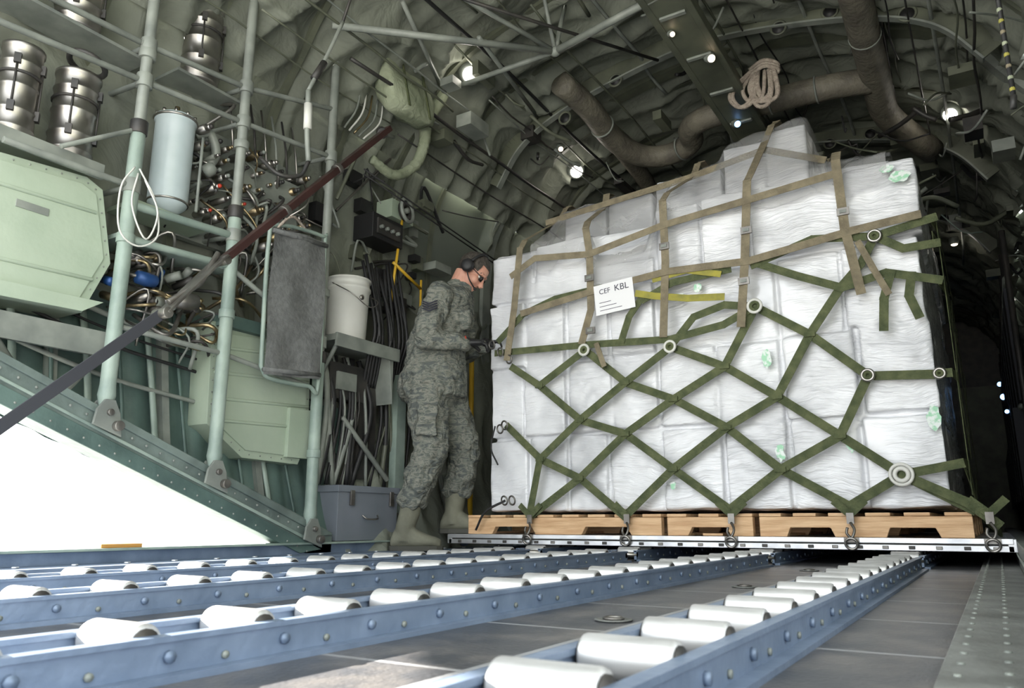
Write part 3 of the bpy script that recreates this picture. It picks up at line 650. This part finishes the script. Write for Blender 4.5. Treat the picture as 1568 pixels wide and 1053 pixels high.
# ------------------------------------------------------------------ aircraft pallet, wood pallets, cargo
b=B()
b.box((-2.68,3.71,.066),(.02,5.93,.116),'alum')
for y0,y1 in ((3.68,3.71),(5.93,5.96)):
    b.box((-2.70,y0,.066),(.04,y1,.090),'alum'); b.box((-2.70,y0+.008,.090),(.04,y1-.001,.096),'dark'); b.box((-2.70,y0-.003,.096),(.04,y1,.118),'alum')
for x0,x1 in ((-2.71,-2.68),(.02,.05)): b.box((x0,3.68,.066),(x1,5.96,.116),'alum')
for i in range(27):
    x=-2.62+i*.1; b.box((x-.012,3.674,.072),(x+.012,3.68,.086),'dark' if i%2 else 'dsteel')
b.finish('aluminum_cargo_pallet',.002)
RX=(-2.17,-1.60,-1.07,-.55,-.03)
def wpallet(x0,x1,y0,y1):
    b=B(); z=.1185
    w=x1-x0; h=.088
    for y in (y0,(y0+y1)/2-.02,y1-.04):
        if w>.7: pl=[(x0,z),(x0+w*.14,z),(x0+w*.16,z+.04),(x0+w*.36,z+.04),(x0+w*.38,z),(x0+w*.62,z),(x0+w*.64,z+.04),(x0+w*.84,z+.04),(x0+w*.86,z),(x1,z),(x1,z+h),(x0,z+h)]
        else: pl=[(x0,z),(x0+w*.25,z),(x0+w*.3,z+.04),(x0+w*.7,z+.04),(x0+w*.75,z),(x1,z),(x1,z+h),(x0,z+h)]
        b.prism(pl,1,y,y+.04,'wood')
    k=max(3,int(w/.14))
    for i in range(k): xx=x0+(w-.10)*i/(k-1); b.box((xx,y0-.003,z+h+.001),(xx+.10,y1,z+h+.016),'wood')
    for xx in (x0+.005,x1-.105,x0+w/2-.05): b.box((xx,y0+.05,z),(xx+.1,y1,z+.012),'wood')
    b.finish('wooden_pallet',.003)
for y0,y1 in ((3.73,4.72),(4.76,5.75)):
    wpallet(-2.60,-1.43,y0,y1); wpallet(-1.40,-.98,y0,y1); wpallet(-.95,-.09,y0,y1)
cargo=empty('palletized_cargo')
b=B(); r=random.Random(21)
def cb(x0,x1,y0,y1,z0,z1,j=.015,tilt=0):
    g=.0115; fj=r.uniform(-j,j)
    mx=Matrix.Translation(((x0+x1)/2,(y0+y1)/2,(z0+z1)/2))@Matrix.Rotation(r.uniform(-.02,.02),4,'Z')@Matrix.Rotation(r.uniform(-.006,.006)+tilt,4,'Y')@Matrix.Rotation(r.uniform(-.016,.016),4,'X')
    hx,hy,hz=(x1-x0)/2-g,(y1-y0)/2-g*.5,(z1-z0)/2-g*.85
    b.box((-hx,-hy+fj,-hz),(hx,hy,hz),'wrap',mx)
# inner core keeps the grooves shallow, like film bridging the gaps
b.box((-2.455,3.80,.24),(-.185,5.70,1.78),'wrap')
YL=[3.765,4.25,4.75,5.25,5.74]
for zi,(z0,z1) in enumerate(((.235,.65),(.65,1.06),(1.06,1.46))):
    for x0,x1 in ((-2.49,-1.97),(-1.97,-1.43),(-1.43,-.80),(-.80,-.15)):
        for y0,y1 in zip(YL[:-1],YL[1:]):
            if zi==1 or r.random()<.5:
                xm=(x0+x1)/2+r.uniform(-.03,.03); cb(x0,xm,y0,y1,z0,z1); cb(xm,x1,y0,y1,z0,z1)
            elif r.random()<.5:
                zm=(z0+z1)/2; cb(x0,x1,y0,y1,z0,zm); cb(x0,x1,y0,y1,zm,z1)
            else: cb(x0,x1,y0,y1,z0,z1)
for x0,x1,zt in ((-2.49,-2.18,1.77),(-2.18,-1.80,1.80),(-1.80,-1.42,1.60),(-1.42,-1.16,1.86),(-1.16,-.91,1.86),(-.91,-.46,1.86),(-.46,-.13,1.85)):
    for y0,y1 in zip(YL[:-1],YL[1:]): cb(x0,x1,y0,y1,1.46,zt if y0<4 else max(zt,1.80))
for x0,x1,zt in ((-2.15,-1.84,2.10),(-1.84,-1.53,2.12),(-1.53,-1.12,2.18),(-1.12,-.87,2.28),(-.87,-.64,2.33),(-.63,-.25,2.02)):
    for y0,y1 in ((4.10,4.6),(4.6,5.1),(5.1,5.6)): cb(x0,x1,y0,y1,1.82,zt,.01,.02)
o=b.finish('shrink_wrapped_boxes',parent=cargo)
md=o.modifiers.new('rm','REMESH'); md.mode='VOXEL'; md.voxel_size=.0088; md.use_smooth_shade=True
md=o.modifiers.new('sm','SMOOTH'); md.factor=.6; md.iterations=2
tx=bpy.data.textures.new('wrinkle','CLOUDS'); tx.noise_scale=.18; tx.noise_depth=2
md=o.modifiers.new('dp','DISPLACE'); md.texture=tx; md.strength=.024; md.mid_level=.5; md.texture_coords='LOCAL'
b=B(); K=60; J=14; vs=[]
def lerp(tab,x):
    for (a,c),(d,e) in zip(tab[:-1],tab[1:]):
        if a<=x<=d: return c+(e-c)*(x-a)/(d-a)
    return tab[-1][1]
ft=[(-2.2,1.80),(-1.82,1.82),(-1.76,1.60),(-1.46,1.62),(-1.38,1.88),(-.45,1.88),(-.2,1.87)]
bt=[(-2.2,2.02),(-2.13,2.12),(-1.53,2.15),(-1.13,2.20),(-1.08,2.30),(-.64,2.35),(-.58,2.06),(-.2,2.02)]
for i in range(K+1):
    x=-2.18+1.93*i/K; f0=lerp(ft,x); b0=lerp(bt,x)
    path=[(3.735,f0-.16),(3.735,f0-.02),(3.80,f0+.03),(4.05,b0-.04),(4.12,b0+.012),(4.5,b0+.015)]
    for j in range(J+1):
        t=j/J*5; k=min(int(t),4); u=t-k; y=path[k][0]+(path[k+1][0]-path[k][0])*u; z=path[k][1]+(path[k+1][1]-path[k][1])*u
        q=V((x,y,z)); w_=noise.noise(q*9)*.02+ridge(V((x*8,z*3,1)))**2*.015
        if j==0: z+=noise.noise(V((x*6,0,0)))*.08
        vs.append((x,y-w_*.6,z+w_*.5))
b.add(vs,[(i*(J+1)+j,(i+1)*(J+1)+j,(i+1)*(J+1)+j+1,i*(J+1)+j+1) for i in range(K) for j in range(J)],'film',True)
b.finish('clear_plastic_film',parent=cargo)
b=B()
for x,z,w,h in ((-1.28,1.33,.05,.03),(-.86,.95,.045,.09),(-.83,.50,.045,.08),(-.20,1.74,.09,.06),(-.18,.62,.055,.10),(-1.18,1.36,.04,.045),(-.25,1.79,.06,.04),(-1.34,1.74,.05,.06),(-.52,.52,.04,.06),(-1.36,.36,.03,.04)):
    pts=[(x+w*math.cos(a)*.5*(1+.5*noise.noise(V((a*3,x,z)))),z+h*math.sin(a)*.5*(1+.6*noise.noise(V((a*3,z,x))))) for a in [i*.42 for i in range(15)]]
    b.prism(pts,1,3.729,3.7305,'grnlabel')
b.finish('box_print_marks',parent=cargo)
mx=Matrix.Translation((-1.625,3.680,1.37))@Matrix.Rotation(-.08,4,'Y')
b=B(); b.box((-.115,0,-.085),(.115,.002,.085),'paper',mx)
for i in range(3): b.box((-.09,-.0008,-.02-.022*i),(-.02+.03*i,0,-.017-.022*i),'ink',mx)
o=b.finish('shipping_tag',parent=cargo)
for t,x,z,sz in (('CEF',-.085,.03,.040),('KBL',.005,.03,.050)):
    c=bpy.data.curves.new(t,'FONT'); c.body=t; c.size=sz; c.materials.append(M['ink'])
    q=bpy.data.objects.new('tag_text',c); q.matrix_world=mx@Matrix.Translation((x,-.0015,z))@Matrix.Rotation(math.pi/2,4,'X'); COL.objects.link(q); q.parent=cargo
P=[(-1.82,1.10),(-1.59,.90),(-1.33,.79),(-1.07,.63),(-.83,.42),(-.55,.25),(-2.30,1.06),(-2.11,.93),(-1.86,.72),(-1.60,.63),(-1.35,.44),(-1.08,.24),
(-2.33,.72),(-2.11,.52),(-1.87,.41),(-1.62,.21),(-2.18,.21),(-1.06,.93),(-.89,1.21),(-.82,.76),(-.65,1.04),(-.50,1.24),(-.56,.56),(-.42,.82),(-1.33,1.06),(-.33,.38),(-.08,.23),(-.14,.80),(-.33,1.46)]
def q3(p,y=3.712): return (p[0],y,p[1])
b=B(); W=.040
for ch in ((0,1,2,3,4,5),(6,7,8,9,10,11),(12,13,14,15),(24,17,19,22,25,26),(18,20,23,27)):
    b.strap([q3(P[i],3.718) for i in ch],W,'web')
b.k=0
for ch in ((16,14,9,2,17,18),(15,10,3,19,20,21),(11,4,22,23),(5,25),(13,8,1,24),(7,0),(16,13)):
    b.strap([q3(P[i],3.711) for i in ch],W,'web')
for i in (1,2,3,4,7,8,9,10,13,14,17,19,20,22,23): b.box((P[i][0]-.024,3.700,P[i][1]-.012),(P[i][0]+.024,3.716,P[i][1]+.012),'web')
b.k=0
for ch in ([P[25],(-.10,.42)],[(-2.40,1.15),(-1.82,1.13),(-1.33,1.10),(-1.05,1.14),(-.89,1.21)],[(-.89,1.44),(-.68,1.33),(-.49,1.24),(-.30,1.28),(-.09,1.21)],
           [(-2.38,1.22),(-2.21,1.36),(-2.0,1.42),(-1.71,1.44)],[(-.89,1.42),(-.6,1.50),(-.33,1.46),(-.08,1.50)],
           [P[27],(-.10,.80)],[(-1.47,1.33),(-1.3,1.40),(-1.0,1.42)],[(-1.6,1.12),(-1.55,1.25),(-1.47,1.35)],
           [(-.28,1.28),(-.32,1.16),(-.335,1.02)],[(-.20,1.26),(-.22,1.16),(-.19,1.06)],[(-.33,1.46),(-.40,1.34),(-.50,1.24)],
           [(-1.33,1.06),(-1.2,1.20),(-1.04,1.24),(-.89,1.21)],[(-.08,1.38),(-.22,1.38),(-.33,1.46)]):
    b.strap([q3(p,3.704) for p in ch],W*.95,'web')
b.strap([q3(p,3.694) for p in [(-1.50,1.37),(-1.40,1.34),(-1.22,1.30),(-1.04,1.28)]],W*.9,'yel'); b.strap([q3(p,3.694) for p in [(-1.40,1.43),(-1.22,1.45),(-1.05,1.40)]],W*.8,'yel')
for z0,z1 in ((.42,.25),(.80,.5),(.80,1.1),(1.21,1.4),(1.42,1.1),(1.50,1.6)):
    b.strap([(-.10,3.715,z0),(-.085,3.85,z0),(-.085,4.4,z1),(-.085,5.0,z0),(-.085,5.7,z1)],W,'web',nrm=(1,0,0))
b.strap([(-.33,3.706,.38),(-.10,3.70,.26),(.0,3.72,.17)],W,'web'); b.strap([(-.10,3.72,.42),(-.06,4.0,.2),(.0,4.3,.13)],W,'web',nrm=(1,0,0))
b.strap([(-.085,3.80,1.5),(-.085,3.80,.3)],W*.8,'web',nrm=(1,0,0))
for i,rr in ((0,.028),(24,.028),(18,.032),(23,.024),(25,.044),(28,.026),(27,.02)):
    b.torus(q3(P[i],3.692),rr,.0075,'bucket' if rr>.027 else 'steel',ax=(0,1,0),n=24); b.torus(q3(P[i],3.697),rr*.6,.010,'web' if rr<.04 else 'bucket',ax=(0,1,0))
for p in ((-2.33,.72),(-2.28,.30),(-2.33,.30),(-2.36,1.15),(-2.30,1.10),(-2.42,1.20),(-2.36,.70)): b.torus(q3(p,3.69),.024,.005,'dsteel',ax=(.3,1,.2))
b.tube(spline([(-2.40,3.70,.72),(-2.44,3.72,.6),(-2.38,3.70,.5)],5),.005,'black',6); b.tube(spline([(-2.33,3.70,.30),(-2.45,3.68,.24),(-2.52,3.69,.14)],5),.007,'black',6)
for x in RX:
    b.strap([(x-.06,3.705,.27),(x,3.70,.215)],W*.8,'web'); b.strap([(x+.06,3.705,.27),(x,3.70,.215)],W*.8,'web')
    b.box((x-.015,3.690,.175),(x+.015,3.702,.222),'dsteel'); b.tube(spline([(x,3.69,.18),(x+.016,3.672,.15),(x+.004,3.662,.118),(x-.016,3.672,.135),(x-.012,3.675,.16)],5),.006,'dsteel',8)
    b.torus((x,3.664,.092),.024,.006,'steel',ax=(0,1,.3)); b.box((x-.03,3.668,.098),(x+.03,3.677,.118),'dsteel')
b.finish('cargo_net',parent=cargo)
b=B(); W=.042
def tan(front,top): b.strap([q3(p,3.690) for p in front],W,'tan'); b.strap([(front[-1][0],3.690,front[-1][1])]+top,W,'tan',nrm=(0,-.3,1))
tan([(-1.83,1.14),(-1.77,1.32),(-1.77,1.64),(-1.79,1.80)],[(-1.80,3.74,1.86),(-1.82,4.03,2.06),(-1.83,4.08,2.16),(-1.84,4.16,2.19),(-1.84,5.5,2.17)])
tan([(-1.36,1.12),(-1.33,1.52),(-1.33,1.86)],[(-1.32,3.74,1.92),(-1.26,4.03,2.12),(-1.25,4.09,2.22),(-1.24,4.14,2.25),(-1.24,5.5,2.23)])
tan([(-.96,1.12),(-.92,1.44),(-.88,1.86)],[(-.87,3.74,1.92),(-.84,4.03,2.24),(-.82,4.09,2.34),(-.80,4.14,2.38),(-.80,5.5,2.37)])
tan([(-.41,1.20),(-.45,1.52),(-.46,1.86)],[(-.46,3.74,1.92),(-.52,4.03,2.00),(-.53,4.09,2.06),(-.54,4.14,2.08),(-.56,5.5,2.07)])
tan([(-2.31,1.10),(-2.26,1.4),(-2.22,1.76)],[(-2.22,3.74,1.83),(-2.14,4.03,2.04),(-2.12,4.09,2.14),(-2.12,4.14,2.17),(-2.12,5.5,2.15)])
b.k=0
b.strap([q3(p,3.684) for p in [(-2.28,1.60),(-2.12,1.68),(-1.77,1.64),(-1.33,1.72),(-.88,1.76),(-.45,1.80)]],W*.9,'tan')
b.strap([q3(p,3.684) for p in [(-2.21,1.36),(-1.77,1.42),(-1.33,1.46),(-.90,1.44),(-.42,1.50),(-.14,1.52)]],W*.9,'tan')
b.strap([(-2.2,3.98,2.02),(-1.8,3.99,2.06),(-1.28,3.99,2.10),(-.85,3.99,2.16),(-.55,3.99,2.02)],W*.9,'tan')
b.strap([q3(p,3.69) for p in [(-.40,1.44),(-.34,1.28),(-.30,1.18)]],W*.7,'tan')
b.strap([q3(p,3.69) for p in [(-1.74,1.12),(-1.70,1.0)]],W*.7,'tan')
for x,z in ((-1.77,1.50),(-1.33,1.60),(-.90,1.60),(-.45,1.60),(-1.77,1.2),(-.93,1.34)):
    b.box((x-.027,3.674,z-.018),(x+.027,3.684,z+.018),'dsteel'); b.box((x-.015,3.670,z-.008),(x+.015,3.676,z+.008),'gray')
b.finish('tan_tie_down_straps',parent=cargo)

# ------------------------------------------------------------------ airman
man=empty('airman',(-2.74,3.57,.03)); man.rotation_euler=(0,0,math.radians(27))
b=B(); n=28
secs=[(-.02,.86,.205,.205),(-.02,.90,.212,.22),(-.02,.98,.205,.21),(-.01,1.06,.19,.195),(.0,1.18,.182,.195),(.03,1.30,.18,.21),(.06,1.40,.168,.222),(.09,1.47,.135,.20),(.12,1.51,.095,.13),(.14,1.535,.072,.085)]
b.rings([[V((cx_+a*math.cos(t)*(1.0 if math.cos(t)>0 else .92),bb*math.sin(t),z)) for t in [2*math.pi*j/n for j in range(n)]] for cx_,z,a,bb in secs],'camo')
b.rings([[V((-.02+a*math.cos(t),bb*math.sin(t),z)) for t in [2*math.pi*j/n for j in range(n)]] for z,a,bb in [(.78,.10,.13),(.84,.15,.19),(.95,.165,.20)]],'camo')
b.tube([(-.03,-.095,.93),(-.015,-.105,.74),(.005,-.115,.54),(-.05,-.115,.38),(-.09,-.115,.27),(-.095,-.115,.23)],[.128,.116,.096,.095,.082,.062],'camo',20)
b.tube([(.02,.095,.93),(.10,.115,.74),(.165,.13,.57),(.145,.14,.42),(.12,.14,.33),(.118,.14,.29)],[.128,.116,.096,.093,.082,.062],'camo',20)
b.cap((.05,-.195,1.43),(-.01,-.262,1.165),.084,.068,'camo'); b.cap((-.01,-.262,1.16),(.20,-.195,1.145),.066,.048,'camo')
b.cap((.09,.195,1.43),(.13,.26,1.18),.082,.066,'camo'); b.cap((.13,.26,1.18),(.28,.11,1.19),.064,.046,'camo')
b.tube([(.11,0,1.49),(.145,0,1.55),(.16,0,1.575)],[.088,.078,.070],'camo',20)
b.box((.17,-.15,1.24),(.22,-.05,1.36),'camo'); b.box((.17,.05,1.24),(.22,.15,1.36),'camo')
b.box((-.06,-.238,.62),(.06,-.205,.78),'camo')
b.torus((-.092,-.115,.27),.074,.014,'camo',n=20); b.torus((.12,.14,.33),.074,.014,'camo',n=20)
o=b.finish('uniform',parent=man)
md=o.modifiers.new('rm','REMESH'); md.mode='VOXEL'; md.voxel_size=.0095; md.use_smooth_shade=True
md=o.modifiers.new('sm','SMOOTH'); md.factor=.6; md.iterations=3
tx=bpy.data.textures.new('folds','CLOUDS'); tx.noise_scale=.075; tx.noise_depth=2
md=o.modifiers.new('dp','DISPLACE'); md.texture=tx; md.strength=.045; md.mid_level=.5; md.texture_coords='LOCAL'
b=B()
for i in range(4): b.tube([(-.025,-.305,1.37-.014*i),(.015,-.322,1.35-.014*i),(.06,-.310,1.37-.014*i)],.004,'ink',6)
b.finish('rank_insignia',parent=man)
def boot(ax,ay,az,hx,z0):
    b=B()
    b.tube([(ax,ay,az+.02),(ax-.01,ay,az-.06),(hx+.02,ay,z0+.12),(hx+.02,ay,z0+.05)],[.062,.058,.053,.05],'boot',18)
    b.rings([[V((hx+dx,ay+w*math.cos(t)*1.0,z0+.018+h*(.5+.5*math.sin(t)))) for t in [2*math.pi*j/18 for j in range(18)]] for dx,w,h in ((-.055,.025,.05),(-.04,.038,.09),(0,.044,.13),(.06,.045,.115),(.11,.05,.085),(.16,.053,.065),(.20,.045,.055),(.225,.025,.04))],'boot')
    o=b.finish('boot',parent=man)
    md=o.modifiers.new('rm','REMESH'); md.mode='VOXEL'; md.voxel_size=.007; md.use_smooth_shade=True
    md=o.modifiers.new('sm','SMOOTH'); md.factor=.5; md.iterations=3
    b=B(); out=[(-.062,.02),(-.05,.038),(0,.047),(.06,.044),(.12,.052),(.17,.055),(.21,.045),(.236,.02)]
    poly=[(hx+x,ay-w) for x,w in out]+[(hx+x,ay+w) for x,w in reversed(out)]
    b.prism(poly,2,z0,z0+.026,'sole')
    for i in range(6): b.tube([(hx+.05+i*.002,ay-.022,z0+.12+i*.026),(hx+.06+i*-.001,ay+.022,z0+.12+i*.026)],.004,'sole',6)
    b.finish('boot_sole',.004,parent=man)
boot(-.095,-.115,.26,-.15,0); boot(.118,.14,.32,.08,.09)
T=Matrix.Translation((.212,0,1.635))@Matrix.Rotation(math.radians(45),4,'Y')@Matrix.Rotation(math.radians(-6),4,'Z')
b=B()
b.ball((-.012,0,.035),(.098,.076,.088),'skin',24,T,16); b.ball((.022,0,-.035),(.070,.060,.075),'skin',20,T,14); b.ball((.060,0,-.088),(.030,.034,.026),'skin',14,T)
b.ball((.045,.03,-.03),(.042,.032,.04),'skin',14,T); b.ball((.045,-.03,-.03),(.042,.032,.04),'skin',14,T)
def tt(p): return T@V(p)
b.tube([tt((.080,0,.018)),tt((.096,0,-.008)),tt((.110,0,-.028)),tt((.100,0,-.040))],[.009,.011,.015,.010],'skin',12)
b.tube([tt((.066,.045,.026)),tt((.084,.02,.030)),tt((.086,-.02,.030)),tt((.066,-.045,.026))],.010,'skin',10)
b.tube([tt((.078,.022,-.062)),tt((.090,0,-.060)),tt((.078,-.022,-.062))],[.006,.009,.006],'skin',10); b.tube([tt((.078,.018,-.072)),tt((.088,0,-.072)),tt((.078,-.018,-.072))],[.006,.009,.006],'skin',10)
for s in (-1,1): b.ball((-.010,s*.077,-.005),(.018,.009,.030),'skin',12,T)
b.tube([(.11,0,1.49),(.135,0,1.56),tt((-.03,0,-.03))],[.062,.060,.060],'skin',18)
o=b.finish('head',parent=man)
md=o.modifiers.new('rm','REMESH'); md.mode='VOXEL'; md.voxel_size=.0036; md.use_smooth_shade=True
md=o.modifiers.new('sm','SMOOTH'); md.factor=.5; md.iterations=3
b=B()
for s in (-1,1): b.ball((.070,s*.030,.006),(.012,.013,.010),'bucket',12,T); b.ball((.0795,s*.031,.004),.0045,'hair',8,T)
for s in (-1,1): b.tube([tt((.086,s*.018,.028)),tt((.080,s*.035,.032)),tt((.066,s*.05,.026))],.004,'hair',6)
b.tube([tt((.0935,.018,-.066)),tt((.0975,0,-.066)),tt((.0935,-.018,-.066))],.0022,'red',6)
b.finish('face_details',parent=man)
b=B(); K=16; nn=28; vs=[]; fs=[]
for i in range(K+1):
    t=math.pi*i/K
    for j in range(nn):
        a=2*math.pi*j/nn; vs.append((-.014+.103*math.sin(t)*math.cos(a),.081*math.sin(t)*math.sin(a),.036+.093*math.cos(t)))
for i in range(K):
    for j in range(nn):
        q=(i*nn+j,i*nn+(j+1)%nn,(i+1)*nn+(j+1)%nn,(i+1)*nn+j); c=sum((V(vs[k]) for k in q),V())/4
        lim=.065 if c.x>.045 else (.02 if c.x>-.01 else -.045)
        if c.z>lim: fs.append(q)
b.add(vs,fs,'hair',True,T); b.finish('hair',parent=man)
b=B()
for s in (-1,1):
    b.lathe([(.01,.075),(.034,.078),(.040,.085),(.040,.108),(.030,.120),(.01,.122)],tt((-.010,0,0)),'black',20,ax=(T.to_3x3()@V((0,s,0))))
b.tube([tt((-.010,.10*math.cos(a),.02+.115*math.sin(a))) for a in [math.pi*i/16 for i in range(17)]],.009,'black',8)
b.tube(spline([tt((.0,-.10,-.02)),tt((.06,-.085,-.055)),tt((.10,-.035,-.066))],6),.004,'black',6); b.ball((.103,-.028,-.066),.010,'black',10,T)
b.finish('ear_defenders',parent=man)
b=B()
for s in (-1,1):
    b.tube([tt((.088,s*.008,.010)),tt((.092,s*.030,.016)),tt((.082,s*.052,.010)),tt((.084,s*.045,-.010)),tt((.092,s*.022,-.012))],.003,'black',6,True)
    b.ball((.086,s*.031,.002),(.004,.022,.012),'glass',12,T); b.tube([tt((.082,s*.054,.010)),tt((.0,s*.078,.012))],.003,'black',6)
b.finish('safety_glasses',parent=man)
def hand(w,d,nrm,side,name,curl=1.0):
    b=B(); w=V(w);d=V(d).normalized();nrm=V(nrm);nrm=(nrm-d*nrm.dot(d)).normalized();l=nrm.cross(d)*side
    rs=[]
    for t,a,h in ((-.02,.030,.026),(.0,.031,.024),(.03,.040,.020),(.07,.045,.018),(.095,.042,.015)):
        rs.append([w+d*t+l*a*math.cos(q)+nrm*h*math.sin(q) for q in [2*math.pi*j/16 for j in range(16)]])
    b.rings(rs,'black')
    for i,(off,L_) in enumerate(((.031,.072),(.011,.080),(-.010,.075),(-.030,.060))):
        pts=[w+d*.080+l*off]; th=0; p=pts[0]
        for f,ang in ((.45,32),(.32,52),(.23,38)):
            th+=math.radians(ang*curl); p=p+(d*math.cos(th)-nrm*math.sin(th))*L_*f; pts.append(p)
        b.tube([pts[0]-d*.01]+pts,[.0105,.0105,.010,.009,.0075],'black',10)
    p0=w+d*.022+l*.030; p1=p0+(l*.8+d*.5-nrm*.3).normalized()*.035; p2=p1+(d*.8+l*.1-nrm*.6).normalized()*.03; p3=p2+(d*.6-l*.3-nrm*.7).normalized()*.022
    b.tube([p0-l*.01,p0,p1,p2,p3],[.014,.014,.012,.0105,.008],'black',10)
    b.tube([w-d*.03,w+d*.012],[.036,.034],'black',16); b.torus(w-d*.01,.036,.005,'red' if side>0 else 'black',ax=d)
    b.finish(name,parent=man)
hand((.215,-.190,1.150),(1,.22,.05),(-.1,-.2,1),1,'hand_right',.8)
hand((.295,.095,1.205),(1,-.35,.0),(0,.1,1),-1,'hand_left',.8)

# ------------------------------------------------------------------ outside
b=B(); b.box((-400,-400,-1.5),(400,400,-1.45),'concrete'); b.finish('ground')
b=B(); b.box((-130,8,-1.45),(-100,30,2.0),'gray'); b.prism([(6,2.0),(32,2.0),(19,4.5)],0,-131,-99,'gray'); b.finish('distant_hangar')

# ------------------------------------------------------------------ light
w=bpy.data.worlds.new('World'); SC.world=w; w.use_nodes=True; nt=w.node_tree; bg=nt.nodes['Background']
bg.inputs[0].default_value=(.93,.97,1.0,1); bg.inputs[1].default_value=4.2
s=bpy.data.lights.new('sun','SUN'); s.energy=62; s.angle=.01; s.color=(1,.93,.84)
so=bpy.data.objects.new('sun',s); COL.objects.link(so)
d=V((-1.0,-.30,.425)); so.rotation_euler=d.to_track_quat('Z','Y').to_euler()
SC.view_settings.view_transform='Standard'; SC.view_settings.look='None'

cd=bpy.data.cameras.new('camera'); cam=bpy.data.objects.new('camera',cd); COL.objects.link(cam); SC.camera=cam
cam.location=(0,0,.18); cam.rotation_euler=(math.pi/2+.2285,0,.5534); cd.sensor_width=36; cd.lens=27.0; cd.clip_start=.02; cd.clip_end=1000
cd.dof.use_dof=True; cd.dof.focus_distance=4.0; cd.dof.aperture_fstop=9
